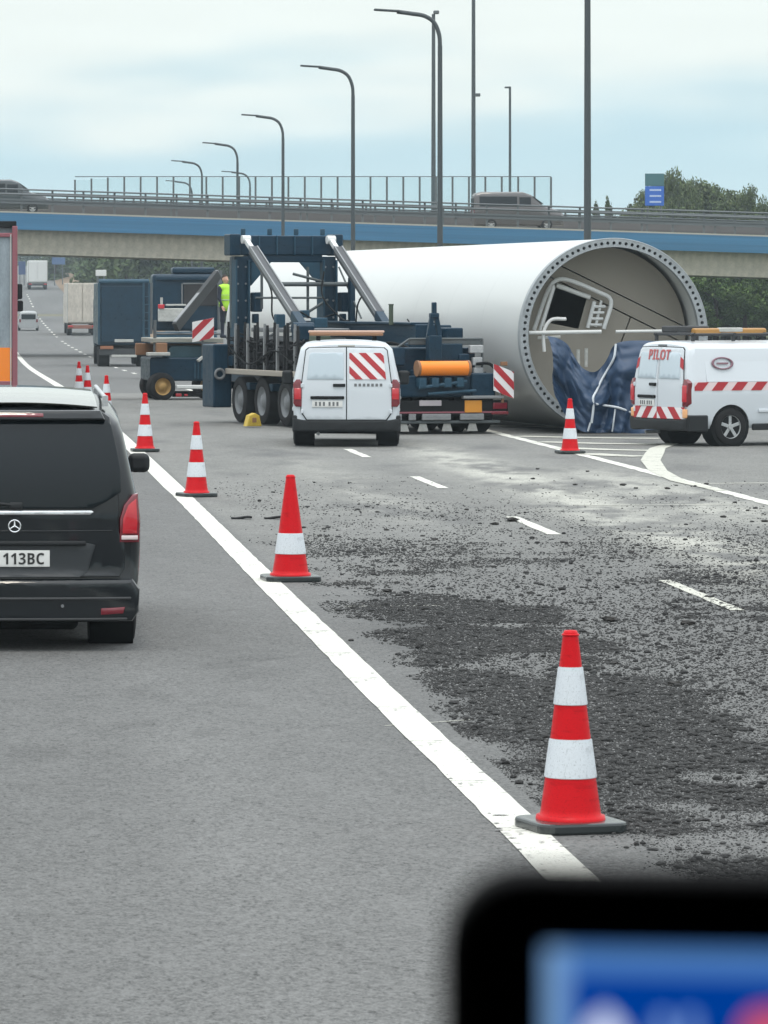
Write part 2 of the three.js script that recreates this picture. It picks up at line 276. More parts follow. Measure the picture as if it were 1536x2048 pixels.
{ const chips = []; for (let i = 0; i < 70; i++) { const d = i < 28 ? rr(20.2, 23.2) : rr(17, 46), x = 2.735 + (rnd() < 0.65 ? (rnd() < 0.5 ? -1 : 1) * rr(0.085, 0.125) : rr(-0.11, 0.11)), n = 6, a0 = rr(0, 6), L = rr(0.006, 0.03), Wd = rr(0.006, 0.03) * (rnd() < 0.2 ? 2 : 1); chips.push(tf(new THREE.ShapeGeometry(new THREE.Shape(Array.from({ length: n }, (_, k) => { const q = rr(0.5, 1); return new THREE.Vector2(Math.cos(k / n * 6.283 + a0) * Wd * q, Math.sin(k / n * 6.283 + a0) * L * q); }))), x, 0.0212, -d, -Math.PI / 2)); }
  struct('line_chips', chips, std(0.24, 0.24, 0.235, 0.9)); }
struct('ramp_line', strip([[10.2, 61, 0.16], [10.12, 64.3, 0.22], [10.4, 68, 0.28], [10.95, 72.4, 0.32], [11.5, 75.6, 0.32], [11.95, 78.2, 0.28], [12.8, 81.5, 0.22]], 0.4, 0.021), M.markWorn);
for (const [y, x1] of [[914, 1286], [902, 1312], [889, 1318], [877, 1320]]) {
  const d = F * H / (y - CY), x0 = 10.32, xr = XA(x1, d); struct('hatch_stripe', strip([[x0, d + 1.4], [lerp(x0, xr, 0.5), d + 0.4], [xr, d]], 0.55, 0.021), M.markWorn);
}
struct('hatch_stripe', strip([[10.32, 92.5], [14, 89.6]], 0.5, 0.021), M.markWorn);
// sealed pavement joints and cracks crossing the lanes
for (const [pa, pb, w] of [[[1150, 1013], [1470, 1011], 0.10], [[690, 1216], [880, 1214], 0.03], [[1380, 969], [1700, 966], 0.14], [[600, 958], [760, 958], 0.05], [[770, 1456], [940, 1444], 0.02]]) {
  const P = p => { const d = F * H / (p[1] - CY); return [XA(p[0], d), d]; };
  struct('joint_seal', strip([P(pa), P(pb)], w, 0.0155), M.markWorn);
}

// ------------------------------------------------------------------ soil on the closed lanes
function clodGeo(s) {
  const g = new THREE.IcosahedronGeometry(1, 1), p = g.attributes.position, v = V();
  for (let i = 0; i < p.count; i++) { v.fromBufferAttribute(p, i); const k = 0.78 + 0.5 * noise.noise(v.x * 1.7 + s, v.y * 1.7, v.z * 1.7); p.setXYZ(i, v.x * k, v.y * k * 0.6, v.z * k); }
  g.computeVertexNormals(); return g;
}
{
  const geo = mergeVertices(tf(clodGeo(3), 0, 0.3, 0)), n = 240000, small = new THREE.IcosahedronGeometry(1, 0); small.scale(1, 0.6, 1); small.translate(0, 0.35, 0);
  const im = new THREE.InstancedMesh(small, M.clod, n), m = new THREE.Matrix4(), c = new THREE.Color(); let k = 0, guard = 0;
  while (k < n && guard++ < 4e6) {
    const d = 16.5 + 58 * Math.pow(rnd(), 1.5), x = rr(2.95, 0.185 * d + 0.6);
    const patch = (fbm(x * 0.5 + 3, d * 0.16 + 1, 5.5, 4) + 0.55 * fbm(x * 0.42 + 7, d * 1.15, 3.3, 3)), fine = fbm(x * 2.2, d * 0.9, 8.1, 3);
    const dens = sstep(3.0, 3.8, x + 0.9 * fine + 0.5 * patch) * (0.16 + 0.84 * sstep(-0.08, 0.2, patch + 0.45 * fine)) * (0.12 * sstep(68, 45, d) + 0.88 * sstep(52, 30, d)) * (1 - 0.75 * Math.exp(-((x - 7.75 - 0.012 * (d - 55)) ** 2) / 0.4) * sstep(34, 42, d));
    if (rnd() > dens) continue;
    const s = (0.004 + 0.007 * Math.pow(rnd(), 2)) * (0.52 + 0.48 * sstep(19, 38, d)) + (rnd() < 0.016 ? rr(0.004, 0.02) : 0);
    m.compose(V(x, 0.012, -d), new THREE.Quaternion().setFromEuler(new THREE.Euler(0, rr(0, 6), 0)), V(s * rr(0.8, 1.7), s * rr(0.7, 1.3), s * rr(0.8, 1.6)));
    im.setMatrixAt(k, m); const v = rnd() < 0.10 && s < 0.009 ? rr(0.12, 0.25) : rr(0.014, 0.055); im.setColorAt(k, c.setRGB(v, v * 0.995, v * 0.985)); k++;
  }
  im.count = k; im.name = 'soil_crumbs'; im.castShadow = im.receiveShadow = true; scene.add(im);
  tag(im, 'dark soil crumbs and grit scattered over the closed lanes', 'soil', null, 'stuff');
  const spots = [[755, 1027, 8], [773, 1063, 9], [870, 1082, 11], [845, 1075, 8], [933, 1022, 8], [1025, 1045, 22], [990, 1052, 14], [988, 1137, 10], [775, 1187, 18], [1218, 1246, 26], [1375, 1253, 24], [1060, 1190, 12], [1150, 972, 8], [1246, 973, 11], [1272, 979, 8], [1335, 980, 10], [1413, 971, 9], [1405, 1003, 9], [1470, 1008, 9], [1447, 1037, 11], [1262, 1108, 12], [1240, 1125, 8], [1530, 1046, 12], [1440, 1183, 10], [1062, 1190, 9], [1220, 1138, 8], [1075, 940, 7], [1066, 960, 8], [702, 1285, 11], [1350, 1375, 24], [1165, 1245, 12], [1226, 1332, 14], [1296, 1486, 14], [640, 1075, 10], [610, 1090, 9], [1390, 975, 8], [1125, 1088, 9], [960, 1050, 8], [1175, 945, 7], [1310, 1100, 9]];
  const gs = [clodGeo(1), clodGeo(2), clodGeo(5)].map(g => mergeVertices(g));
  spots.forEach(([px, py, w], i) => {
    const d = F * H / (py - CY), s = w / F * d / 2 * 1.25, o = part('soil_clod', gs[i % 3].clone(), M.clodBig); o.position.set(XA(px, d), s * 0.33 + 0.01, -d); o.scale.set(s * 1.1, s * 0.75, s * 1.3); o.rotation.y = rr(0, 6);
    tag(o, 'dark clod of soil lying on the closed lanes', 'soil clod', 'soil clods on the closed lanes');
  });
  [[483, 1040, 40, 'left'], [546, 1040, 34, 'right']].forEach(([px, py, w, s]) => {
    const d = F * H / (py - CY), L = w / F * d, g = new THREE.BoxGeometry(L, 0.022, 0.16, 8, 1, 3); deform(g, v => { v.y += 0.01 * Math.sin(v.x * 20) + (v.y > 0 ? 0.006 * Math.sin(v.z * 40) : 0); v.z += 0.03 * Math.sin(v.x * 9); });
    const o = part('rubber_strip', g, M.rubber); o.position.set(XA(px, d), 0.028, -d); tag(o, s === 'left' ? 'black rubber strip on the road nearer the white edge line' : 'black rubber strip on the road just left of a tall red cone', 'rubber strip', 'rubber strips on the road');
  });
}

// ------------------------------------------------------------------ overpass
const BD = 255, deckY = x => 7.43 - 0.0318 * (x - 1.3);
const bridge = thing('overpass', 'overpass with a blue fascia above a pale concrete girder', 'overpass', 0, 0, -BD); bridge.userData.kind = 'structure'; delete bridge.userData.category;
const sl = Math.atan(-0.0318), BL = 190, BX = 25, by = deckY(BX);
part('fascia', box(BL, 0.95, 0.12, BX, by - 0.475, 0.06, 0, 0, sl), M.fascia, bridge);
part('fascia', box(BL, 0.95, 0.12, BX, by - 0.475, -13.66, 0, 0, sl), M.fascia, bridge);
part('deck', box(BL, 0.3, 13.5, BX, by - 0.2, -6.8, 0, 0, sl), M.concrete, bridge);
part('kerb', [box(BL, 0.12, 0.5, BX, by + 0.03, -0.2, 0, 0, sl), box(BL, 0.12, 0.5, BX, by + 0.03, -13.4, 0, 0, sl)], M.concrete, bridge);
for (const z of [-1.4, -11.2]) part('girder', ext([[-1.1, -1.5], [1.1, -1.5], [1.25, 1.5], [-1.25, 1.5]].map(p => [p[0] * 0.7, p[1] * 0.66]), BL, -BL / 2).applyMatrix4(new THREE.Matrix4().makeTranslation(BX, by - 1.34, z).multiply(new THREE.Matrix4().makeRotationZ(sl)).multiply(new THREE.Matrix4().makeRotationY(Math.PI / 2))), M.concrete, bridge);
for (const x of [-16, 16]) part('pier', [-2, -10.5].map(z => cyly(0.6, 6.5, x, 2.0, z, 20)), M.concrete, bridge);
for (const x of [-48, 82]) part('abutment', box(1.5, 8, 14, x, 2.2, -6.8), M.concrete, bridge);
part('embankment', [ext([[82, 5.0], [160, 3.4], [160, -2], [70, -2]], 24, -19)], std(0.06, 0.085, 0.035, 0.95, { map: dirtMap }), bridge);
part('parapet', box(BL, 0.95, 0.3, BX, by + 0.45, -12.2, 0, 0, sl), std(0.115, 0.112, 0.118, 0.8, { map: concreteMap }), bridge);
function guardRail(z, x0, x1, label, hs, sp, mat, postMat) {
  const g = thing('guard_rail', label, 'guard rail', 0, 0, -BD + z);
  const xm = (x0 + x1) / 2, L = x1 - x0, y = deckY(xm) + 0.06;
  for (const [h, t] of hs) part('rail', t > 0.2 ? [box(L, t * 0.36, 0.05, xm, y + h + t * 0.3, 0.05, 0, 0, sl), box(L, t * 0.3, 0.03, xm, y + h, 0.01, 0, 0, sl), box(L, t * 0.36, 0.05, xm, y + h - t * 0.3, 0.05, 0, 0, sl)] : cylx(t / 2, L, xm, y + h, 0.03, 10).applyMatrix4(new THREE.Matrix4().makeTranslation(xm, y + h, 0).multiply(new THREE.Matrix4().makeRotationZ(sl)).multiply(new THREE.Matrix4().makeTranslation(-xm, -y - h, 0))), mat, g);
  const top = Math.max(...hs.map(h => h[0]));
  const pg = merge(box(0.12, top, 0.07, 0, top / 2, 0));
  for (let x = x0 + 0.4; x < x1; x += sp) { const p = part('post', pg, postMat, g); p.position.set(x, deckY(x) + 0.06, -0.06); }
  return g;
}
guardRail(-0.25, -5, 55, 'galvanised guard rail on posts along the near edge of the overpass', [[0.62, 0.30], [1.02, 0.13], [1.30, 0.10]], 1.78, M.galv, M.galv);
guardRail(-6.8, -5, 55, 'grey guard rail along the middle of the overpass behind the dark van', [[0.75, 0.32], [1.15, 0.12]], 4, M.galvDark, M.galvDark);
guardRail(-12.9, -5, 55, 'far guard rail of the overpass in front of the screen panels', [[0.75, 0.32], [1.1, 0.1], [1.4, 0.1]], 2, M.galvDark, M.galvDark);
{
  const fe = thing('screen_fence', 'tall transparent screen fence with thin dark posts on the far side of the overpass', 'screen fence', 0, 0, -BD - 13.4);
  const d = BD + 13.4, x0 = XA(150, d), x1 = XA(1102, d), n = 29, sp = (x1 - x0) / n, pg = merge(box(0.11, 1, 0.12, 0, 0.5, 0)), topY = x => YA(354, d) - 0.25 * sstep(9, 4, x);
  for (let i = 0; i <= n; i++) { const x = x0 + i * sp, p = part('post', pg, M.galvDark, fe), b = deckY(x); p.position.set(x, b, 0); p.scale.y = topY(x) - b; }
  for (let i = 0; i < n; i++) { const x = x0 + (i + 0.5) * sp, b = deckY(x) + 0.3; const p = part('pane', box(sp - 0.12, topY(x) - b - 0.05, 0.02, x, (topY(x) - 0.05 + b) / 2, 0), M.pane, fe); }
  part('top_bar', box(x1 - x0, 0.05, 0.06, (x0 + x1) / 2, topY(20) + 0.02, 0), M.galvDark, fe);
}

// ------------------------------------------------------------------ lamps and masts
function lamp(h, arm) {
  const o = new THREE.Group();
  const p = [V(0, 0, 0), V(0, h * 0.5, 0), V(0, h - 1.15, 0), V(-0.03, h - 0.75, 0), V(-0.2, h - 0.36, 0), V(-0.5, h - 0.16, 0), V(-0.95, h - 0.08, 0), V(-arm + 0.75, h - 0.02, 0)];
  part('pole', [bar(V(0, 0, 0), V(0, h - 1.1, 0), 0.105, 12, 0.075), pipe(p.slice(2), 0.07, 30, 10), cyly(0.17, 0.5, 0, 0.25, 0)], M.pole, o);
  part('lamp_head', [rbox(0.85, 0.07, 0.26, 0.03, -arm + 0.42, h + 0.02, 0, 0, 0, -0.06)], M.pole, o);
  return o;
}
const lampProto = lamp(12, 2.15);
[[1175, 112, 'tall lamp post rising out of the frame right above the tower section', 12], [880, 145, 'curved lamp post standing tallest in view with its arm near the top of the picture', 12], [706, 182, 'curved lamp post beside the right strut of the blue gantry', 12], [566, 230, 'curved lamp post in front of the overpass left of the gantry post', 12], [475, 273, 'curved lamp post just behind the overpass, fourth from the tallest', 12], [404, 311, 'small curved lamp post behind the overpass left of the row', 12], [384, 362, 'smallest curved lamp post far behind the overpass', 11.4]].forEach(([px, d, label, h], i) => {
  const o = i ? lampProto.clone() : lampProto; o.name = numbered('street_lamp'); scene.add(o); o.position.set(XA(px, d), gy(d), -d); o.scale.y = (YA([-150, 19, 131, 229, 285, 321, 361][i], d) - gy(d)) / 12.05; o.userData = { label, category: 'street lamp', group: 'curved street lamps along the motorway' };
});
{
  const o = lampProto.clone(); o.name = numbered('street_lamp'); scene.add(o); const d = 335; o.position.set(XA(500, d), YA(345, d) - 12, -d); o.userData = { label: 'short looking curved lamp with a low arm behind the overpass rail', category: 'street lamp', group: 'curved street lamps along the motorway' };
  const m = (px, d, y0, y1, r, label) => { const t = thing('mast', label, 'mast', XA(px, d), y0, -d); part('pole', [bar(V(0, 0, 0), V(0, y1 - y0, 0), r, 12, r * 0.7)], M.pole, t); return [t, y1 - y0]; };
  let [t, L] = m(867, 270, deckY(27) - 0.3, YA(28, 270), 0.15, 'slim mast with a small camera on its tip behind the tallest curved lamp');
  part('camera_housing', [rbox(0.34, 0.22, 0.3, 0.06, 0.16, L + 0.1, 0.05), bar(V(0, L - 0.1, 0), V(0.1, L + 0.1, 0), 0.05)], M.galvDark, t);
  [t, L] = m(947, 276, deckY(30) - 1, 23.6, 0.15, 'mast with a small box halfway up, rising above the dark van');
  part('junction_box', [rbox(0.36, 0.2, 0.3, 0.03, 0.22, YA(190, 276) - t.position.y, 0.1)], M.galvDark, t);
  [t, L] = m(1020, 300, gy(300), YA(176, 300), 0.11, 'thin pale mast with a tiny lamp on top behind the overpass');
  part('lamp_head', [rbox(0.42, 0.12, 0.25, 0.04, -0.15, L + 0.04, 0)], M.pole, t);
}
{
  const d = 271, x = XA(1309, d), b = deckY(x), t = thing('direction_sign', 'tall blue and green road sign at the end of the overpass by the trees', 'road sign', x, b, -d);
  const y0 = YA(412, d) - b, y1 = YA(347, d) - b, ym = YA(372, d) - b;
  part('post', [cyly(0.06, y1, -0.4, y1 / 2, -0.06), cyly(0.06, y1, 0.4, y1 / 2, -0.06)], M.galv, t);
  part('panel', rbox(1.16, ym - y0 - 0.03, 0.05, 0.02, 0, (y0 + ym) / 2, 0), M.blueSign, t);
  part('panel', rbox(1.16, y1 - ym, 0.05, 0.02, 0, (ym + y1) / 2, 0), M.greenSign, t);
  const bars = []; for (let i = 0; i < 3; i++) bars.push(box(0.7, 0.1, 0.01, 0.05, y0 + 0.25 + i * 0.36, 0.03)); part('legend', bars, std(0.45, 0.55, 0.75, 0.5), t);
}
const font = await new FontLoader().loadAsync('fonts/droid/droid_sans_bold.typeface.json');
function text(s, size, depth = 0.004) { const g = new TextGeometry(s, { font, size, depth, curveSegments: 3, bevelEnabled: false }); g.computeBoundingBox(); const b = g.boundingBox; g.translate(-(b.min.x + b.max.x) / 2, -(b.min.y + b.max.y) / 2, 0); return g; }

// ------------------------------------------------------------------ traffic cones
function cone(bandsAt, h, label, k = 1) {
  const t = thing('traffic_cone', label, 'traffic cone', 0, 0, 0, 0, 'red and white cones along the closed lanes');
  const r = y => k * (0.172 - (0.172 - 0.041) * Math.pow((y - 0.07) / (h - 0.07), 0.92));
  part('base_plate', ext(roundRect(-0.262 * k, -0.262 * k, 0.262 * k, 0.262 * k, 0.09), 0.055, 0, 0.014).rotateX(-Math.PI / 2), M.coneBase, t);
  let y = 0.055; const red = (y0, y1, top) => { const p = []; if (y0 < 0.07) p.push([0.194 * k, y0], [0.19 * k, y0 + 0.02]); for (let i = 0; i <= 6; i++) { const q = lerp(Math.max(y0, 0.075), y1, i / 6); p.push([r(q), q]); } if (top) p.push([r(y1) * 0.8, y1 + 0.012], [0.0, y1 + 0.014]); return lathe(p, 32); };
  for (const [a, b] of bandsAt) {
    part('red_section', red(y, a), M.coneRed, t);
    part('white_band', lathe([[r(a) + 0.001, a], [r(a) + 0.006, a + 0.004], [r(b) + 0.006, b - 0.004], [r(b) + 0.001, b]], 32), M.coneWhite, t); y = b;
  }
  part('red_section', red(y, h, true), M.coneRed, t); part('rim', new THREE.TorusGeometry(r(h) + 0.002, 0.006, 8, 24).rotateX(Math.PI / 2).translate(0, h - 0.01, 0), M.coneRed, t); return t;
}
const c1 = cone([[0.265, 0.46], [0.63, 0.82]], 0.99, 'nearest red and white cone on a black base beside the white line', 0.9);
const gp = (px, py) => { const d = F * H / (py - CY); return [XA(px, d), 0.012, -d]; };
c1.position.set(...gp(1141, 1664)); c1.rotation.y = 0.25;
const c2 = cone([[0.255, 0.45]], 0.985, 'tall cone with one white band and a long red tip'); c2.position.set(...gp(581, 1164)); c2.rotation.y = 0.1;
dup(c1, ...gp(393, 995), 0.35, 'cone with two white bands third from the camera beside the white line');
dup(c1, ...gp(290, 904), 0.1, 'cone right beside the door mirror side of the black van');
dup(c1, ...gp(1140, 908), 0.2, 'lone cone on the right edge line in front of the blue tarpaulin').scale.set(0.95, 0.93, 0.95);
[[213, 95.5, 'cone half hidden by the roof of the black van, nearest its roof rail'], [175, 112, 'distant cone above the black van roof, right of a pair'], [158, 121, 'distant cone above the black van roof, left of a pair']].forEach(([px, d, l]) => dup(c1, XA(px, d), gy(d) + 0.012, -d, 0.3, l));

// ------------------------------------------------------------------ vehicles
function halfSection(s, n = 26) {
  const p = new THREE.Path(); const { wB, wM, wT, yB, yM, yT, rB = 0.1, rT = 0.15, crown = 0.03 } = s;
  p.moveTo(0, yB); p.lineTo(wB - rB, yB); p.quadraticCurveTo(wB, yB, wB + (wM - wB) * 0.3, yB + rB);
  p.quadraticCurveTo(wM + 0.005, lerp(yB, yM, 0.6), wM, yM); p.lineTo(lerp(wT, wM, rT / (yT - yM)), yT - rT); p.quadraticCurveTo(wT, yT - 0.01, wT - rT * 1.2, yT); p.quadraticCurveTo(wT * 0.4, yT + crown, 0, yT + crown);
  return p.getSpacedPoints(n);
}
function loft(st, n = 26) {
  const rings = st.map(s => { const h = halfSection(s, n), r = h.map(p => [p.x, p.y]); for (let i = n - 1; i > 0; i--) r.push([-h[i].x, h[i].y]); return r; }), k = rings[0].length, pos = [], idx = [];
  rings.forEach((r, j) => r.forEach(p => pos.push(p[0], p[1], st[j].z)));
  for (let j = 0; j < rings.length - 1; j++) for (let i = 0; i < k; i++) { const a = j * k + i, b = j * k + (i + 1) % k, c = a + k, d = b + k; idx.push(a, c, d, a, d, b); }
  const cap = (j, flip) => { const o = pos.length / 3; let cy = (st[j].yB + st[j].yT) / 2; pos.push(0, cy, st[j].z); for (let i = 0; i < k; i++) { const a = j * k + i, b = j * k + (i + 1) % k; flip ? idx.push(o, b, a) : idx.push(o, a, b); } };
  cap(0, false); cap(rings.length - 1, true);
  const g = new THREE.BufferGeometry(); g.setAttribute('position', new THREE.Float32BufferAttribute(pos, 3)); g.setIndex(idx); g.computeVertexNormals(); return g;
}
const ev = new Evaluator(); ev.attributes = ['position', 'normal']; ev.useGroups = false;
function cutArches(g, list, r) {
  let b = new Brush(g); b.updateMatrixWorld();
  for (const [x, y, z] of list) { const c = new THREE.CylinderGeometry(r, r, 0.56, 28); c.rotateZ(Math.PI / 2); c.translate(x, y, z); c.deleteAttribute('uv'); const q = new Brush(c); q.updateMatrixWorld(); b = ev.evaluate(b, q, SUBTRACTION); b.updateMatrixWorld(); }
  const o = b.geometry.clone(); o.clearGroups(); return toCreasedNormals(o, 0.55);
}
function wheel(r, w, alloy, hubMat = M.silver) {
  const o = new THREE.Group(); o.name = 'wheel';
  part('tyre', lathe([[r * 0.62, -w / 2 + 0.01], [r * 0.66, -w / 2], [r * 0.93, -w / 2 + 0.012], [r, -w / 2 + 0.04], [r, w / 2 - 0.04], [r * 0.93, w / 2 - 0.012], [r * 0.66, w / 2], [r * 0.62, w / 2 - 0.01]], 30).rotateZ(Math.PI / 2), M.rubber, o);
  const g = [];
  if (alloy) {
    g.push(tf(lathe([[r * 0.66, 0.01], [r * 0.64, w / 2 - 0.012], [r * 0.6, w / 2 - 0.02], [r * 0.58, 0.0], [0.0, -0.02]], 30), 0, 0, 0, 0, 0, -Math.PI / 2));
    for (let i = 0; i < 5; i++) { const a = i * Math.PI * 0.4; g.push(tf(rbox(0.03, r * 0.56, 0.065, 0.012, 0, r * 0.32, 0), w / 2 - 0.05, 0, 0, a, 0, 0)); }
    g.push(cylx(r * 0.14, 0.05, w / 2 - 0.04, 0, 0, 14));
  } else g.push(tf(lathe([[r * 0.64, w / 2 - 0.02], [r * 0.60, w / 2 - 0.03], [r * 0.5, w / 2 - 0.09], [r * 0.32, w / 2 - 0.09], [r * 0.28, w / 2 - 0.03], [0.0, w / 2 - 0.02]], 26), 0, 0, 0, 0, 0, -Math.PI / 2));
  part('rim', g, hubMat, o); return o;
}
function put(w, parent, x, y, z, left) { const c = w.clone(); c.position.set(x, y, z); if (left) c.rotation.y = Math.PI; parent.add(c); return c; }

// white panel van; the rear faces +z at z = 0, the nose points to -z
function panelVan(name, label, x, d, yaw, pilot) {
  const t = thing(name, label, 'van', x, 0.012, -d, yaw);
  const st = [];
  const B = { wB: 0.90, wM: 0.955, wT: 0.80, yB: 0.30, yM: 1.02, yT: 1.84, rT: 0.16, rB: 0.08 };
  for (const [z, i] of [[0, 0.06], [-0.02, 0.03], [-0.06, 0.01], [-0.14, 0]]) st.push({ ...B, z, wB: B.wB - i, wM: B.wM - i, wT: B.wT - i, yB: B.yB + i * 0.3, yT: B.yT - i });
  for (const z of [-0.8, -1.6, -2.6, -3.3]) st.push({ ...B, z });
  st.push({ ...B, z: -3.7, yT: 1.76, wT: 0.74 }, { ...B, z: -4.1, yT: 1.45, wT: 0.76, rT: 0.1 }, { ...B, z: -4.35, yT: 1.2, wT: 0.8, yM: 0.95, rT: 0.08 }, { ...B, z: -4.75, yT: 1.02, yM: 0.8, wT: 0.78, wM: 0.9, rT: 0.08 }, { ...B, z: -4.93, yT: 0.85, yM: 0.65, wT: 0.62, wM: 0.8, wB: 0.76, rT: 0.08 });
  const rake = v => { if (v.z > -1.2) v.z -= 0.13 * Math.max(0, v.y - 0.95) ** 1.6 * sstep(-1.2, -0.2, v.z) + 0.045 * (v.x / 0.95) ** 2 * sstep(-0.6, 0, v.z); };
  const lo = loft(st); deform(lo, rake);
  const wr = 0.335, zr = -0.93, zf = -4.05, arch = [[0.9, wr, zr], [-0.9, wr, zr], [0.9, wr, zf], [-0.9, wr, zf]];
  part('body', cutArches(lo, arch, 0.40), M.white, t);
  arch.forEach(([ax, ay, az]) => part('wheel_arch', cylx(0.396, 0.34, Math.sign(ax) * 0.74, ay, az, 24), M.dark, t));
  const w = wheel(wr, 0.22, true);
  arch.forEach(([ax, ay, az]) => put(w, t, Math.sign(ax) * 0.84, wr, az, ax < 0));
  const R = g => follow(g, rake);
  part('bumper', R(ext([[-0.93, 0.27], [0.93, 0.27], [0.955, 0.50], [0.70, 0.46], [-0.70, 0.46], [-0.955, 0.50]], 0.13, -0.08, 0.02)), M.plastic, t);
  part('bumper_corner', [-1, 1].map(s => rbox(0.09, 0.3, 0.42, 0.03, s * 0.915, 0.40, -0.24)), M.plastic, t);
  part('exhaust', cylz(0.03, 0.3, -0.5, 0.22, -0.2), M.steel, t);
  part('axle_beam', [cylx(0.05, 1.4, 0, wr, zr, 10), box(1.5, 0.06, 0.1, 0, 0.24, -0.6)], M.dark, t);
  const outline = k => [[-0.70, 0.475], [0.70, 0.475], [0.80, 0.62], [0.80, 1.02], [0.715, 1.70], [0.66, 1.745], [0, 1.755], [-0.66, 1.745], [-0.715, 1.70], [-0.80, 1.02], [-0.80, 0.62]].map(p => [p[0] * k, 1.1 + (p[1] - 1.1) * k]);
  part('door_gap_shade', R(ext(outline(1.02), 0.012, -0.006)), M.dark, t);  // dark plate behind the doors, painted shade showing in their gaps
  for (const s of [-1, 1]) for (const z of [-1.92, -3.12]) part('side_gap_shade', [box(0.006, 0.6, 0.014, s * 0.956, 0.72, z), box(0.006, 0.66, 0.014, s * 0.893, 1.35, z, 0, 0, s * 0.188)], M.darkGrey, t);  // dark strips paint the shadowed line of the side door gaps
  // rear doors
  for (const s of [-1, 1]) {
    const e = [[0.008 * s, 0.475], [0.70 * s, 0.475], [0.80 * s, 0.62], [0.80 * s, 1.02], [0.715 * s, 1.70], [0.66 * s, 1.745], [0.008 * s, 1.755]]; if (s < 0) e.reverse();
    const door = part('rear_door', R(ext(e, 0.035, -0.012, 0.008)), M.white, t);
    const q = [[0.05 * s, 1.19], [0.70 * s, 1.19], [0.655 * s, 1.62], [0.62 * s, 1.66], [0.05 * s, 1.66]]; if (s < 0) q.reverse();
    if (!pilot && s > 0) {
      part('striped_window', R(ext(q, 0.012, 0.022)), M.whitePrint, door);
      part('stripe', bands(q, Math.PI * 0.25, 0.185, 0.092, 0.03).map(b => R(ext(b, 0.004, 0.0345))), M.redPrint, door);
    } else part('window_panel', R(ext(q, 0.012, 0.022, 0.003)), M.whitePanel, door);
    part('hinge', [0.62, 1.08].map(y => rbox(0.05, 0.07, 0.03, 0.01, s * 0.785, y, 0.0)), M.white, door);
  }
  const L = part('handle', R(rbox(0.22, 0.055, 0.035, 0.015, -0.13, 1.085, 0.04)), M.dark, t);
  part('plate_strip', R(rbox(0.60, 0.055, 0.05, 0.015, -0.34, 0.865, 0.035)), M.dark, t);
  const pl = part('number_plate', R(rbox(0.54, 0.12, 0.016, 0.004, -0.34, 0.755, 0.032)), M.plate, t);
  part('plate_print', [-0.2, -0.13, -0.06, 0.04, 0.11, 0.18].map(dx => R(box(0.035, 0.07, 0.004, -0.34 + dx, 0.755, 0.042))), M.grey, pl);
  for (const s of [-1, 1]) {
    const a = [[0.79, 0.70], [0.90, 0.70], [0.945, 0.76], [0.945, 1.12], [0.89, 1.19], [0.82, 1.19], [0.785, 1.1]].map(p => [p[0] * s, p[1]]); if (s < 0) a.reverse();
    const l = part('tail_light', R(ext(a, 0.11, -0.075, 0.02)), M.lampDark, t); part('lens', R(rbox(0.12, pilot ? 0.3 : 0.2, 0.03, 0.012, s * 0.865, 0.93, 0.035)), M.lamp, l);
  }
  part('brake_light', R(rbox(0.3, 0.035, 0.03, 0.01, 0, 1.785, -0.01)), pilot ? M.grey : M.pale, t);
  if (!pilot) part('name_letters', [0, 1, 2, 3, 4, 5, 6].map(i => R(box(0.045, 0.05, 0.006, 0.16 + i * 0.075, 1.09, 0.026))), M.grey, t);
  // sides
  for (const s of [-1, 1]) {
    part('side_moulding', [rbox(0.03, 0.06, 2.0, 0.012, s * 0.957, 0.62, -2.5)], M.white, t);
    const a = part('side_panel', [rbox(0.016, 0.50, 1.45, 0.006, s * 0.885, 1.38, -1.15, 0, 0, s * 0.235), rbox(0.016, 0.50, 1.15, 0.006, s * 0.885, 1.38, -2.58, 0, 0, s * 0.235)], M.white, t);
    part('side_window', [rbox(0.018, 0.46, 0.85, 0.006, s * 0.885, 1.38, -3.65, 0, 0, s * 0.235)], M.glassDark, t);
    part('sill', rbox(0.05, 0.12, 2.2, 0.02, s * 0.9, 0.33, -2.5), M.plastic, t);
  }
  const mir = part('mirror', [-1, 1].map(s => rbox(0.2, 0.26, 0.12, 0.05, s * 1.08, 1.15, -3.95)), M.plastic, t);
  if (!pilot) {
    const b = part('roof_beacon_bar', [rbox(1.32, 0.055, 0.22, 0.02, 0, 1.985, -0.75)], M.brown, t);
    part('lens', [rbox(1.36, 0.045, 0.18, 0.02, 0, 2.03, -0.75)], std(0.55, 0.36, 0.28, 0.4), b); part('bar_foot', [-0.5, 0.5].map(q => box(0.08, 0.1, 0.1, q, 1.92, -0.75)), M.dark, b);
  } else {
    const yr = y => R(y);
    part('pilot_lettering', R(text('PILOT', 0.185, 0.006).translate(0, 1.62, 0.038)), std(0.45, 0.10, 0.10, 0.5), t);
    const edge = []; for (const s of [-1, 1]) { const e = [[0.70 * s, 1.22], [0.80 * s, 1.22], [0.735 * s, 1.68], [0.63 * s, 1.68]]; if (s < 0) e.reverse(); for (const b of bands(e, 0, 9, 9, -4.5)) { for (const q of bands(b, Math.PI / 2 - s * 0.5, 0.30, 0.15, 0.06)) edge.push(R(ext(q, 0.004, 0.0245))); } }
    part('edge_stripe', edge, M.redPrint, t);
    const base = []; for (const s of [-1, 1]) { const e = rect(Math.min(0.0, 0.86 * s), 0.475, Math.max(0, 0.86 * s), 0.69); for (const q of bands(e, s * 0.75, 0.30, 0.15, s > 0 ? 0.12 : -0.42)) base.push(R(ext(q, 0.004, 0.025))); }
    part('chevron_backing', R(box(1.72, 0.2, 0.004, 0, 0.583, 0.0235)), M.whitePrint, t); part('chevron_stripe', base, M.redPrint, t);
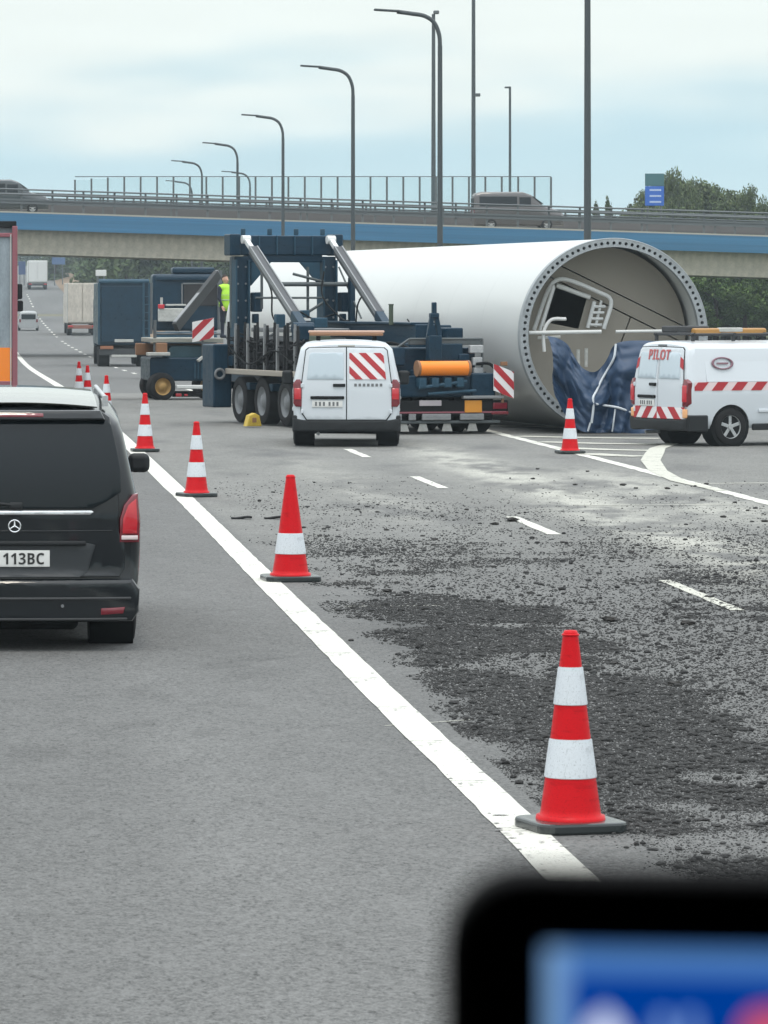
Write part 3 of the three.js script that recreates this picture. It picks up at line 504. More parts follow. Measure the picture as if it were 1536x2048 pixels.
    part('corner_lamp', [-1, 1].map(s => R(rbox(0.11, 0.16, 0.05, 0.02, s * 0.86, 0.575, 0.02))), std(0.8, 0.42, 0.2, 0.4), t);
    // striped band along the side, oval emblem, roof gear
    const sb = [], e = rect(-4.0, 0.985, -0.16, 1.135), wb = [];
    for (const q of bands(e, 0.72, 0.31, 0.165, 0.1)) sb.push(q);
    for (const s of [-1, 1]) { part('side_band', [tf(ext(e, 0.004, 0), s * 0.957, 0, 0, 0, s > 0 ? -Math.PI / 2 : -Math.PI / 2, 0)], std(0.75, 0.62, 0.63, 0.5), t); part('side_stripe', sb.map(q => tf(ext(q, 0.016, -0.006), s * 0.957, 0, 0, 0, -Math.PI / 2, 0)), M.redPrint, t); }
    const ring = new THREE.TorusGeometry(0.1, 0.013, 8, 28); ring.scale(2.05, 1, 1);
    part('oval_emblem', [tf(ring, 0.905, 1.47, -0.78, 0, Math.PI / 2, 0), box(0.012, 0.03, 0.24, 0.905, 1.47, -0.78)].map(g => deform(g, v => { v.x += (1.38 - v.y) * 0.24 + 0.012; })), std(0.20, 0.10, 0.13, 0.5), t);
    const rack = part('roof_rack', [bar(V(-0.6, 1.98, -0.3), V(-0.6, 1.98, -3.2), 0.025), bar(V(0.6, 1.98, -0.3), V(0.6, 1.98, -3.2), 0.025), ...[-0.35, -1.2, -2.1, -3.0].flatMap(z => [bar(V(-0.66, 1.99, z), V(0.66, 1.99, z), 0.025), box(0.05, 0.12, 0.05, 0.6, 1.92, z), box(0.05, 0.12, 0.05, -0.6, 1.92, z)]), rbox(0.5, 0.12, 0.7, 0.03, -0.2, 2.07, -0.7)], M.darkGrey, t);
    const lb = part('roof_beacon_bar', [rbox(1.5, 0.14, 0.34, 0.04, 0.05, 2.02, -1.42, 0, Math.PI / 2, 0), rbox(1.1, 0.14, 0.34, 0.04, 0.05, 2.02, -3.1, 0, Math.PI / 2, 0)], std(0.40, 0.21, 0.06, 0.4), t); part('lens', rbox(0.1, 0.08, 0.5, 0.02, 0.18, 2.06, -1.4), M.pale, lb);
  }
  return t;
}
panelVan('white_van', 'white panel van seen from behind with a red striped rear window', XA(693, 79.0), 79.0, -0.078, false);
{
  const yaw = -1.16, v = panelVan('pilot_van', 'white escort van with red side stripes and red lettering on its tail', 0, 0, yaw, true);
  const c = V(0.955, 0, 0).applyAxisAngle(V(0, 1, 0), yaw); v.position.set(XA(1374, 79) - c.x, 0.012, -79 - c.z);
}

// black passenger van, near left
{
  const d = 33.6, t = thing('black_van', 'black passenger van in the open lane with a chrome tailgate strip', 'van', 0.27, 0.012, -d);
  const B = { wB: 0.93, wM: 0.968, wT: 0.80, yB: 0.30, yM: 1.02, yT: 1.875, rT: 0.17, rB: 0.1, crown: 0.035 }, st = [];
  for (const [z, i] of [[0, 0.075], [-0.02, 0.04], [-0.06, 0.015], [-0.15, 0]]) st.push({ ...B, z, wB: B.wB - i, wM: B.wM - i, wT: B.wT - i, yB: B.yB + i * 0.3, yT: 1.815 - i * 0.7 });
  for (const [z, y] of [[-0.35, 1.835], [-0.6, 1.86], [-1.0, 1.885], [-1.7, 1.91], [-2.6, 1.91], [-3.4, 1.89]]) st.push({ ...B, z, yT: y });
  st.push({ ...B, z: -3.8, yT: 1.78, wT: 0.74 }, { ...B, z: -4.3, yT: 1.4, wT: 0.76, rT: 0.1 }, { ...B, z: -4.5, yT: 1.15, wT: 0.8, yM: 0.95, rT: 0.08 }, { ...B, z: -5.0, yT: 0.98, yM: 0.8, wT: 0.74, wM: 0.9, rT: 0.08 }, { ...B, z: -5.14, yT: 0.85, yM: 0.65, wT: 0.6, wM: 0.8, wB: 0.76, rT: 0.08 });
  const rake = v => { if (v.z > -1.4) v.z -= 0.30 * Math.max(0, v.y - 1.0) ** 1.7 * sstep(-1.4, -0.2, v.z) + 0.09 * (v.x / 0.96) ** 2 * sstep(-0.7, 0, v.z) - (v.y < 0.62 ? 0.05 * sstep(0.62, 0.5, v.y) * sstep(-0.5, 0, v.z) : 0); };
  const lo = loft(st, 34); deform(lo, rake);
  const wr = 0.345, arch = [[0.92, wr, -0.95], [-0.92, wr, -0.95], [0.92, wr, -4.15], [-0.92, wr, -4.15]];
  part('body', cutArches(lo, arch, 0.41), M.blackPaint, t);
  arch.forEach(([x, y, z]) => part('wheel_arch', cylx(0.405, 0.34, Math.sign(x) * 0.76, y, z, 24), M.dark, t));
  const w = wheel(wr, 0.245, true); arch.forEach(([x, y, z]) => put(w, t, Math.sign(x) * 0.835, wr, z, x < 0));
  const R = g => follow(g, rake, 0.1);
  { const yr = z => { const t = [[-0.15, 1.815], [-0.35, 1.835], [-0.6, 1.86], [-1.0, 1.885], [-1.7, 1.91], [-2.6, 1.91], [-3.4, 1.89]]; for (let i = 0; i < t.length - 1; i++) if (z >= t[i + 1][0]) return lerp(t[i][1], t[i + 1][1], Math.min(1, Math.max(0, (t[i][0] - z) / (t[i][0] - t[i + 1][0])))); return 1.89; };
    const g = new THREE.BoxGeometry(1.28, 0.01, 3.0, 14, 1, 30); part('roof_panel', deform(g, v => { v.z -= 1.75; v.y += yr(v.z) + 0.042 - 0.034 * (v.x / 0.64) ** 2; }), M.blackRoof, t); }
  const gate = part('tailgate', R(ext([[-0.80, 0.56], [0.80, 0.56], [0.845, 0.62], [0.845, 0.80], [0.80, 0.9], [0.80, 1.15], [0.795, 1.30], [0.735, 1.76], [0.68, 1.80], [-0.68, 1.80], [-0.735, 1.76], [-0.795, 1.30], [-0.80, 1.15], [-0.80, 0.9], [-0.845, 0.80], [-0.845, 0.62]], 0.045, -0.012, 0.012)), M.blackPaint, t);
  part('spoiler', R(ext([[-0.70, 1.74], [0.70, 1.74], [0.66, 1.815], [-0.66, 1.815]], 0.12, -0.01, 0.02)), M.blackPaint, gate);
  part('brake_light', R(rbox(0.46, 0.03, 0.02, 0.008, 0, 1.778, 0.108)), M.lampDark, gate);
  const gl = [[-0.60, 1.075], [0.60, 1.075], [0.70, 1.125], [0.815, 1.20], [0.812, 1.36], [0.79, 1.50], [0.745, 1.70], [0.72, 1.735], [-0.72, 1.735], [-0.745, 1.70], [-0.79, 1.50], [-0.812, 1.36], [-0.815, 1.20], [-0.70, 1.125]];
  part('rear_window', R(ext(gl, 0.022, 0.027, 0.006)), M.glassDark, gate);
  part('wiper', [R(bar(V(0.0, 1.105, 0.06), V(-0.55, 1.16, 0.06), 0.011, 8)), R(rbox(0.1, 0.05, 0.03, 0.012, 0.02, 1.10, 0.055))], M.plastic, gate);
  part('chrome_strip', R(ext([[-0.60, 1.028], [0.58, 1.028], [0.61, 1.05], [0.59, 1.062], [-0.60, 1.062]], 0.025, 0.022, 0.006)), M.chrome, gate);
  part('crease', [R(rbox(1.5, 0.014, 0.03, 0.006, 0, 0.905, 0.022))], M.blackPaint, gate);
  part('plate_recess', R(ext([[-0.50, 0.50 + 0.06], [0.50, 0.56], [0.56, 0.60], [0.62, 0.80], [0.56, 0.815], [-0.56, 0.815], [-0.62, 0.80], [-0.56, 0.60]], 0.008, 0.030, 0.003)), std(0.022, 0.026, 0.03, 0.45), gate);
  part('grip_bar', R(rbox(1.1, 0.035, 0.05, 0.012, 0, 0.815, 0.04)), M.plastic, gate);
  const em = new THREE.TorusGeometry(0.045, 0.007, 8, 28);
  part('badge', [R(tf(em, 0.01, 0.945, 0.04)), ...[0, 1, 2].map(i => { const a = Math.PI / 2 + i * 2 * Math.PI / 3; return R(bar(V(0.01, 0.945, 0.042), V(0.01 + 0.042 * Math.cos(a), 0.945 + 0.042 * Math.sin(a), 0.04), 0.008, 6, 0.003)); })], M.chrome, gate);
  const pl = part('number_plate', R(rbox(0.53, 0.125, 0.012, 0.004, 0.01, 0.70, 0.046)), M.plate, t);
  part('plate_print', R(text('C 113BC', 0.085, 0.003).scale(0.92, 1, 1).translate(0.03, 0.70, 0.0525)), M.ink, pl); part('plate_flag', R(box(0.045, 0.11, 0.003, -0.228, 0.70, 0.0535)), M.blueSign, pl);
  for (const s of [-1, 1]) {
    const fl = p => { p = p.map(q => [q[0] * s, q[1]]); return s < 0 ? p.reverse() : p; };
    const l = part('tail_light', R(ext(fl([[0.80, 0.815], [0.955, 0.815], [0.962, 0.95], [0.945, 1.19], [0.90, 1.18], [0.835, 1.10], [0.805, 1.0]]), 0.14, -0.10, 0.018)), M.lampDark, t);
    part('red_lens', R(ext(fl([[0.825, 0.885], [0.935, 0.885], [0.94, 0.97], [0.93, 1.15], [0.87, 1.10], [0.83, 1.0]]), 0.012, 0.042, 0.004)), M.lamp, l); part('clear_lens', R(rbox(0.125, 0.032, 0.012, 0.005, s * 0.88, 0.855, 0.046)), M.lampClear, l);
    part('reflector', R(ext(fl([[0.66, 0.275], [0.83, 0.285], [0.845, 0.335], [0.66, 0.325]]), 0.03, 0.02, 0.006)), M.lampDark, t);
    part('mirror', rbox(0.18, 0.16, 0.12, 0.05, s * 1.075, 1.29, -3.5), M.plastic, t);
    part('roof_rail', [bar(V(s * 0.71, 1.90, -0.55), V(s * 0.71, 1.93, -3.3), 0.017, 8), ...[-0.55, -1.9, -3.3].map(z => box(0.04, 0.08, 0.16, s * 0.71, 1.875, z))], M.silver, t);
    part('side_window', rbox(0.02, 0.5, 2.6, 0.008, s * 0.885, 1.38, -2.0, 0, 0, s * 0.225), M.glassDark, t);
  }
  part('bumper', R(ext([[-0.90, 0.225], [0.90, 0.225], [0.95, 0.30], [0.955, 0.47], [0.90, 0.545], [-0.90, 0.545], [-0.955, 0.47], [-0.95, 0.30]], 0.10, -0.06, 0.03)), M.blackPaint, t);
  part('bumper_ledge', [R(rbox(1.78, 0.02, 0.05, 0.008, 0, 0.40, 0.03)), R(rbox(1.72, 0.018, 0.05, 0.008, 0, 0.245, 0.03))], M.darkGrey, t);
  part('parking_sensor', [-0.35, 0.37].map(x => R(tf(new THREE.CylinderGeometry(0.012, 0.012, 0.02, 12), x, 0.345, 0.045, Math.PI / 2))), M.steel, t);
  part('underbody', [box(1.5, 0.12, 4.2, 0, 0.25, -2.5), rbox(1.2, 0.2, 0.5, 0.06, -0.1, 0.24, -0.5), box(1.7, 0.1, 0.3, 0, 0.2, -4.9), cylx(0.06, 1.4, 0, 0.3, -0.95, 10)], M.dark, t);
}

// lorry ahead of the black van, at the left border
{
  const d = 108, s = F / d, xr = XA(35, d), t = thing('box_trailer', 'grey lorry trailer with a red frame and an orange panel at the left border', 'lorry', xr - 1.275, gy(d), -d);
  const g = gy(d), y1 = YA(452, d) - g, y0 = YA(772, d) - g;
  part('body', [box(2.48, y1 - y0 - 0.5, 12.8, 0, (y1 + y0 + 0.5) / 2, -6.5)], M.tailGrey, t);
  for (const q of [-1, 1]) { const dr = part('rear_door', rbox(1.14, y1 - y0 - 0.4, 0.05, 0.015, q * 0.585, (y1 + y0) / 2, 0.0), M.tailGrey, t); part('lock_rod', [bar(V(q * 0.35, y0 + 0.25, 0.05), V(q * 0.35, y1 - 0.25, 0.05), 0.018)], M.steel, dr); part('orange_panel', rbox(0.55, 0.82, 0.02, 0.005, q * 0.86, y0 + 0.52, 0.045), M.orange, dr); }
  part('frame', [rbox(0.13, y1 - y0, 0.12, 0.02, 1.21, (y1 + y0) / 2, 0.02), rbox(0.13, y1 - y0, 0.12, 0.02, -1.21, (y1 + y0) / 2, 0.02), rbox(2.3, 0.12, 0.12, 0.02, 0, y0 + 0.06, 0.02), rbox(2.3, 0.1, 0.12, 0.02, 0, y1 - 0.22, 0.02)], M.tailRed, t);
  part('edge_trim', [rbox(0.03, y1 - y0 - 0.2, 0.03, 0.01, 1.11, (y1 + y0) / 2 - 0.1, 0.075)], M.pale, t);
  part('roof_edge', rbox(2.5, 0.16, 0.2, 0.03, 0, y1 + 0.04, -0.04), M.dark, t);
  part('bumper', rbox(2.3, 0.14, 0.1, 0.02, 0, 0.5, -0.2), M.darkGrey, t); part('mudguard', [rbox(2.4, 0.5, 0.05, 0.01, 0, 0.55, -1.2)], M.dark, t);
  const w = wheel(0.5, 0.36, false); for (const z of [-2.2, -3.5, -4.8, -12.5]) for (const q of [-1, 1]) put(w, t, q * 1.03, 0.5, z, q < 0);
  part('cab', [rbox(2.45, 2.6, 2.2, 0.15, 0, 2.2, -14.4)], M.orange, t);
  for (const q of [-1, 1]) part('mirror', [rbox(0.22, 0.42, 0.12, 0.05, q * 1.42, YA(583, 121.5) - g, -13.5), rbox(0.22, 0.30, 0.12, 0.05, q * 1.44, YA(612, 121.5) - g, -13.5), bar(V(q * 1.2, YA(598, 121.5) - g, -13.5), V(q * 1.42, YA(598, 121.5) - g, -13.5), 0.03)], M.dark, t);
}
// dark blue tipper lorry under the overpass
{
  const d = 212, g = gy(d), t = thing('blue_lorry', 'dark blue high-sided lorry seen from behind, waiting before the overpass', 'lorry', XA(248, d), g, -d), y1 = YA(566, d) - g, y0 = YA(690, d) - g;
  part('body', [rbox(2.46, y1 - y0, 8, 0.05, 0, (y1 + y0) / 2, -4.05)], M.navy, t);
  part('tailgate', [rbox(2.0, y1 - y0 - 0.3, 0.06, 0.02, -0.1, (y1 + y0) / 2, 0.0)], M.navy, t);
  part('frame_post', [-1.19, 0.93, 1.2].map(x => rbox(0.1, y1 - y0, 0.12, 0.02, x, (y1 + y0) / 2, 0.02)), M.steelBlue, t);
  part('ladder', [0, 1, 2, 3, 4, 5].map(i => rbox(0.2, 0.05, 0.06, 0.01, 1.065, y0 + 0.4 + i * 0.38, 0.06)), M.steelBlue, t);
  part('tarp_roll', cylx(0.13, 2.4, 0, y1 + 0.06, -0.1, 14), M.steelBlue, t);
  part('bumper', rbox(2.4, 0.3, 0.12, 0.03, 0, 0.72, -0.05), M.darkGrey, t);
  for (const q of [-1, 1]) part('tail_light', rbox(0.62, 0.15, 0.06, 0.02, q * 0.82, 0.92, 0.05), std(0.30, 0.12, 0.06, 0.4), t);
  part('number_plate', rbox(0.9, 0.14, 0.03, 0.01, 0.0, 1.25, 0.05), M.pale, t); part('underrun_bar', rbox(1.2, 0.12, 0.05, 0.02, 0.0, 0.52, 0.05), M.pale, t);
  part('chassis', [box(1.0, 0.3, 9.5, 0, 0.85, -5)], M.dark, t); part('cab', [rbox(2.4, 2.4, 2, 0.12, 0, 2.1, -9.4)], M.navy, t);
  const w = wheel(0.5, 0.55, false); for (const z of [-1.3, -2.6, -9]) for (const q of [-1, 1]) put(w, t, q * 0.93, 0.5, z, q < 0);
}
function farLorry(d, px0, px1, py0, label, mat, low) {
  const g = gy(d), w = (px1 - px0) * d / F, t = thing('curtain_lorry', label, 'lorry', XA((px0 + px1) / 2, d), g, -d), y1 = YA(py0, d) - g, y0 = 1.05;
  part('body', [rbox(w, y1 - y0, 13, 0.05, 0, (y1 + y0) / 2, -6.55)], mat, t);
  part('rear_door', [-1, 1].map(q => rbox(w / 2 - 0.12, y1 - y0 - 0.2, 0.05, 0.02, q * (w / 4 - 0.02), (y1 + y0) / 2, 0)), mat, t);
  part('frame', [box(0.08, y1 - y0, 0.08, w / 2 - 0.03, (y1 + y0) / 2, 0.02), box(0.08, y1 - y0, 0.08, -w / 2 + 0.03, (y1 + y0) / 2, 0.02)], M.pale, t);
  part('bumper', rbox(w - 0.1, 0.3, 0.1, 0.03, 0, 0.75, -0.05), low, t);
  for (const q of [-1, 1]) part('tail_light', rbox(0.4, 0.14, 0.06, 0.02, q * (w / 2 - 0.3), 0.8, 0.02), M.lamp, t);
  const wh = wheel(0.5, 0.4, false); for (const z of [-2.2, -3.5, -4.8, -14]) for (const q of [-1, 1]) put(wh, t, q * (w / 2 - 0.25), 0.5, z, q < 0);
  part('cab', rbox(w, 2.6, 2.1, 0.12, 0, 2.2, -15), mat, t); return t;
}
farLorry(370, 134, 196, 566, 'cream curtain-sided lorry driving away beyond the blue lorry', M.cream, std(0.25, 0.10, 0.07, 0.6));
farLorry(613, 56, 95, 521, 'white lorry farthest away on the rising road', M.rail, M.darkGrey);
function smallCar(name, label, x, y, z, yaw, mat, L, hgt, wid, group) {
  const t = thing(name, label, 'car', x, y, z, yaw, group), B = { wB: wid * 0.94, wM: wid, wT: wid * 0.78, yB: 0.25, yM: hgt * 0.52, yT: hgt, rT: 0.14, rB: 0.08 };
  const st = [{ ...B, z: 0, wB: B.wB - 0.1, wM: B.wM - 0.08, yT: hgt * 0.9, wT: B.wT - 0.06 }, { ...B, z: -0.1, yT: hgt * 0.96 }, { ...B, z: -0.45 }, { ...B, z: -L * 0.55 }, { ...B, z: -L * 0.64, yT: hgt * 0.93 }, { ...B, z: -L * 0.78, yT: hgt * 0.63, yM: hgt * 0.45, wT: B.wM * 0.86, rT: 0.08 }, { ...B, z: -L * 0.97, yT: hgt * 0.5, yM: hgt * 0.38, wT: B.wM * 0.8, rT: 0.06 }, { ...B, z: -L, yT: hgt * 0.42, yM: hgt * 0.33, wM: wid * 0.9, wT: wid * 0.7, wB: wid * 0.8, rT: 0.04 }];
  part('body', crease(loft(st), 0.6), mat, t);
  for (const s of [-1, 1]) { part('side_window', [rbox(0.03, hgt * 0.27, L * 0.42, 0.02, s * wid * 0.90, hgt * 0.75, -L * 0.27, 0, 0, s * 0.17), rbox(0.03, hgt * 0.25, L * 0.13, 0.02, s * wid * 0.90, hgt * 0.74, -L * 0.57, 0, 0, s * 0.17)], M.glassDark, t); part('tail_light', rbox(0.16, 0.28, 0.05, 0.02, s * (wid - 0.15), hgt * 0.52, 0.0), M.lampDark, t); }
  part('rear_window', rbox(wid * 1.4, hgt * 0.26, 0.04, 0.015, 0, hgt * 0.72, 0.0), M.glassDark, t);
  part('windscreen', tf(rbox(wid * 1.5, hgt * 0.36, 0.03, 0.01), 0, hgt * 0.79, -L * 0.715, 0.95), M.glassDark, t);
  const w = wheel(0.32, 0.2, true); for (const z of [-L * 0.19, -L * 0.81]) for (const s of [-1, 1]) put(w, t, s * (wid - 0.1), 0.32, z, s < 0); return t;
}
smallCar('pale_car', 'small pale grey car far ahead beside the lorry trailer', XA(57, 395), gy(395), -395, 0, M.silver, 4.3, 1.75, 0.9);
{
  const dv = 259, x0 = XA(945, dv), L = 5.2; smallCar('dark_van', 'dark van with dark side windows driving over the overpass', x0, deckY(x0 + 2.6) + 0.0, -dv, -Math.PI / 2, phy(0.075, 0.07, 0.07, 0.35, { clearcoat: 0.5 }), L, 2.2, 0.95);
  const dc = 259, x1 = XA(96, dc) - 4.8; smallCar('dark_car', 'dark grey tall car on the overpass at the left border', x1, deckY(x1 + 2.4), -dc, -Math.PI / 2, phy(0.025, 0.034, 0.038, 0.3, { clearcoat: 0.5 }), 4.8, 1.98, 0.93);
}

// ------------------------------------------------------------------ heavy transport trailer with blue gantry
function stripedBoard(parent, x, y, z, w, h, mirror, skew = 0) {
  const e = [[-w / 2, -h / 2 + skew], [w / 2, -h / 2 - skew], [w / 2, h / 2 - skew], [-w / 2, h / 2 + skew]];
  const b = part('warning_board', tf(ext(e, 0.03, 0, 0.004), x, y, z), M.whitePrint, parent);
  part('stripe', bands(e, mirror ? -Math.PI / 4 + Math.PI : Math.PI / 4, w * 0.55, w * 0.275, w * 0.05).map(q => tf(ext(q, 0.004, 0.0305), x, y, z)), M.redPrint, b); return b;
}
{
  const t = thing('heavy_trailer', 'dark blue heavy haulage trailer carrying a tall gantry frame with two grey struts', 'heavy trailer', 9.0, 0, -86.5, 0.274);
  const P = (v, h, u) => V(v, h, -u);
  // chassis and running gear
  part('chassis', [rbox(1.3, 0.35, 10.6, 0.04, 0, 0.92, -5.4), ...[0.8, 2.2, 3.6, 5, 6.4, 7.8, 9.2].map(u => rbox(2.5, 0.16, 0.25, 0.03, 0, 0.78, -u))], M.navy, t);
  part('side_rail', [rbox(0.09, 0.12, 7.2, 0.02, -1.32, 1.08, -5.6)], M.beige, t); part('side_rail', [rbox(0.09, 0.12, 9.6, 0.02, 1.32, 1.08, -5.0)], M.navy, t);
  part('deck', [rbox(2.3, 0.07, 9.5, 0.02, 0, 1.16, -5.2)], M.rack, t);
  const w = wheel(0.49, 0.36, false, M.grey); for (const u of [0.9, 2.4, 3.9, 5.35, 6.8, 8.25]) for (const q of [-1, 1]) { put(w, t, q * 1.12, 0.49, -u, q < 0); put(w, t, q * 0.62, 0.49, -u, q < 0); }
  part('axle', [0.9, 2.4, 3.9, 5.35, 6.8, 8.25].map(u => cylx(0.08, 2.1, 0, 0.49, -u, 10)), M.dark, t);
  part('mudguard', [0.9, 2.3, 3.7].map(u => rbox(0.05, 0.3, 1.0, 0.02, -1.33, 0.9, -u)), M.rack, t);
  part('tool_locker', [rbox(0.42, 1.35, 0.75, 0.04, -1.42, 0.98, -9.3)], M.navy, t);
  part('hose_reel', [new THREE.TorusGeometry(0.1, 0.03, 8, 18).translate(-1.5, 1.02, -8.88)], M.grey, t);
  // gantry
  for (const q of [-1, 1]) {
    const c = part('column', [rbox(0.32, 2.35, 0.34, 0.03, q * 0.99, 2.35, -9.1), rbox(0.5, 0.12, 0.5, 0.02, q * 0.99, 1.25, -9.1)], M.navy, t);
    part('web_plate', [rbox(0.04, 2.2, 0.42, 0.01, q * 0.99 + 0.145, 2.35, -9.05), rbox(0.04, 2.2, 0.42, 0.01, q * 0.99 - 0.145, 2.35, -9.05)], M.steelBlue, c);
    part('control_box', [rbox(0.18, 0.42, 0.3, 0.03, q * 0.99 + 0.3, 2.55, -8.85), rbox(0.1, 0.2, 0.2, 0.02, q * 0.99 + 0.28, 2.2, -8.85)], M.navy, c);
    part('foot_plate', [rbox(0.62, 0.22, 0.7, 0.03, q * 0.99, 1.3, -9.05)], M.navy, c);
    const a = P(q * 0.96, 3.88, 8.75), b = P(q * 0.92, 2.02, 5.3), m1 = a.clone().lerp(b, 0.12), m2 = a.clone().lerp(b, 0.86);
    const s = part('strut', [beam(m1, m2, 0.15, 0.19)], M.strut, t);
    part('strut_eye', [beam(a, m1, 0.1, 0.1), cylx(0.09, 0.18, a.x, a.y, a.z, 16)], M.rail, s);
    part('strut_edge', [beam(m1.clone().add(V(-0.085, 0.05, 0.04)), m2.clone().add(V(-0.085, 0.05, 0.04)), 0.03, 0.1), beam(m1.clone().add(V(0.085, 0.05, 0.04)), m2.clone().add(V(0.085, 0.05, 0.04)), 0.03, 0.1)], M.steel, s);
    part('clevis', [rbox(0.36, 0.34, 0.45, 0.05, b.x, b.y - 0.1, b.z), beam(m2, b, 0.18, 0.2), cylx(0.12, 0.44, b.x, b.y, b.z, 16)], M.navy, s);
  }
  const cb = part('crossbeam', [rbox(2.3, 0.42, 0.34, 0.03, 0, 3.76, -9.1), rbox(1.7, 0.16, 0.28, 0.02, 0, 3.48, -9.1)], M.navy, t);
  for (const q of [-1, 1]) part('end_plate', rbox(0.24, 0.46, 0.42, 0.03, q * 1.16, 3.77, -9.05), M.navy, cb);
  part('stiffener', [-0.6, -0.2, 0.2, 0.6].map(x => rbox(0.03, 0.42, 0.05, 0.01, x, 3.76, -8.92)), M.steelBlue, cb);
  part('gusset', [-1, 1].map(q => tf(ext(q > 0 ? [[0, 0], [0, 0.5], [-0.45, 0.5]] : [[0, 0], [0.45, 0.5], [0, 0.5]], 0.08, 0), q * 0.78, 2.9, -9.0)), M.steelBlue, cb);
  part('tie_rod', [bar(P(-0.25, 2.93, 8.6), P(1.5, 2.93, 8.6), 0.05), bar(P(-0.8, 2.64, 8.6), P(0.75, 2.64, 8.6), 0.024), bar(P(-0.62, 3.3, 8.7), P(-0.62, 2.4, 8.7), 0.03), bar(P(0.05, 3.15, 8.6), P(0.75, 2.98, 8.6), 0.03), bar(P(0.42, 3.3, 8.7), P(0.42, 2.2, 8.7), 0.03)], M.galvDark, t);
  for (const q of [-1, 1]) part('bolt_row', [0, 1, 2, 3, 4, 5].flatMap(i => [cylz(0.022, 0.02, q * 0.99 - 0.09, 1.5 + i * 0.36, -8.92, 8), cylz(0.022, 0.02, q * 0.99 + 0.09, 1.5 + i * 0.36, -8.92, 8)]), M.steel, t).userData.kind = 'stuff';
  part('hose', [pipe([P(-0.7, 3.3, 8.6), P(-0.55, 2.8, 8.3), P(-0.6, 2.2, 8.0), P(-0.3, 1.95, 7.2)], 0.02, 24, 6), pipe([P(0.75, 3.2, 8.6), P(0.6, 2.7, 8.3), P(0.72, 2.25, 7.6), P(0.5, 2.15, 6.4)], 0.02, 24, 6), pipe([P(-0.9, 2.2, 6), P(-0.6, 2.35, 6.4), P(-0.2, 2.2, 6.6), P(0.1, 2.3, 6.2)], 0.018, 20, 6)], M.dark, t);
  part('valve_block', [rbox(0.3, 0.22, 0.25, 0.03, -0.2, 2.12, -6.3), rbox(0.2, 0.3, 0.2, 0.03, -0.75, 2.15, -7.2), rbox(0.16, 0.16, 0.3, 0.03, 0.05, 2.3, -7.9)], M.steelBlue, t);
  part('lifting_lug', [-0.9, -0.3, 0.3, 0.9].map(x => rbox(0.1, 0.14, 0.06, 0.02, x, 4.05, -9.1)), M.steelBlue, cb);
  part('rear_post', [rbox(0.12, 1.35, 0.16, 0.02, 1.34, 2.4, -8.5)], M.navy, t);
  // top deck: grey slab, long blue beam and its posts
  part('turntable_slab', [rbox(1.1, 0.09, 3.0, 0.02, -0.52, 1.97, -6.6), rbox(1.0, 0.1, 2.8, 0.02, -0.52, 1.78, -6.6)], M.grey, t);
  part('slab_leg', [5.5, 6.5, 7.6].map(u => rbox(0.9, 0.62, 0.14, 0.02, -0.5, 1.5, -u)), M.rack, t);
  part('long_beam', [rbox(0.46, 0.44, 7.2, 0.03, 0.42, 1.9, -5.4), rbox(0.6, 0.05, 7.0, 0.01, 0.42, 2.13, -5.4)], M.navy, t);
  part('beam_bracket', [rbox(0.9, 0.34, 0.5, 0.04, 0.85, 1.93, -2.9), rbox(0.36, 0.3, 0.7, 0.03, 0.92, 1.9, -1.9), rbox(0.5, 0.26, 0.5, 0.03, 0.2, 1.62, -1.8)], M.navy, t);
  part('beam_leg', [2.4, 4.6, 6.8].map(u => rbox(0.36, 0.7, 0.3, 0.03, 0.42, 1.48, -u)), M.navy, t);
  part('marker_post', [bar(P(0.05, 2.1, 2.8), P(0.05, 2.5, 2.8), 0.045), bar(P(0.05, 2.5, 2.8), P(0.05, 2.52, 2.8), 0.055)], M.green, t);
  part('hose', [pipe([P(-0.1, 2.15, 4.4), P(-0.06, 2.5, 4.4), P(0.1, 2.66, 4.6), P(0.2, 2.6, 5)], 0.018, 16, 6), pipe([P(0.2, 1.5, 1.2), P(-0.4, 1.75, 1.8), P(-0.5, 1.4, 2.4)], 0.03, 16, 6), pipe([P(0.9, 1.35, 0.4), P(1.15, 1.35, 0.3), P(1.3, 1.15, 0.2)], 0.03, 12, 6)], M.dark, t);
  part('cross_brace', [bar(P(-0.95, 1.5, 8.8), P(0.95, 2.6, 8.9), 0.03), bar(P(-1.25, 2.0, 8.9), P(-1.25, 3.5, 8.9), 0.02), bar(P(1.2, 3.3, 8.9), P(1.45, 2.2, 8.2), 0.02)], M.galvDark, t);
  part('cable', [pipe([P(-1.2, 1.9, 8.6), P(-0.9, 1.65, 7), P(-1.0, 1.85, 5.6), P(-0.7, 1.6, 4.4)], 0.016, 30, 6), pipe([P(-1.3, 1.6, 8.9), P(-1.34, 1.25, 7.4), P(-1.3, 1.55, 6), P(-1.32, 1.3, 4.8)], 0.018, 30, 6), pipe([P(1.1, 2.2, 4.6), P(1.0, 1.7, 3.4), P(0.6, 1.75, 2.2), P(0.3, 1.5, 1.0)], 0.016, 30, 6)], M.dark, t);
  // rack of stanchions and chains along the left side
  for (let i = 0; i < 15; i++) { const u = 4.6 + i * 0.31; part('stanchion', [rbox(0.06, 0.86 + 0.06 * (i % 3), 0.06, 0.01, -1.28 + 0.05 * (i % 2), 1.55, -u), cyly(0.03, 0.1, -1.28 + 0.05 * (i % 2), 2.02 + 0.03 * (i % 3), -u, 8)], i % 3 === 1 ? M.steel : M.rack, t); }
  const ch = []; for (let i = 0; i < 110; i++) ch.push(new THREE.TorusGeometry(rr(0.05, 0.09), 0.018, 5, 10).rotateX(rr(0, 3)).rotateY(rr(0, 3)).translate(-1.2 + rr(-0.06, 0.06), rr(1.2, 1.78), -rr(4.6, 9.0)));
  const chn = part('chain', ch, M.rack, t); chn.userData.kind = 'stuff';
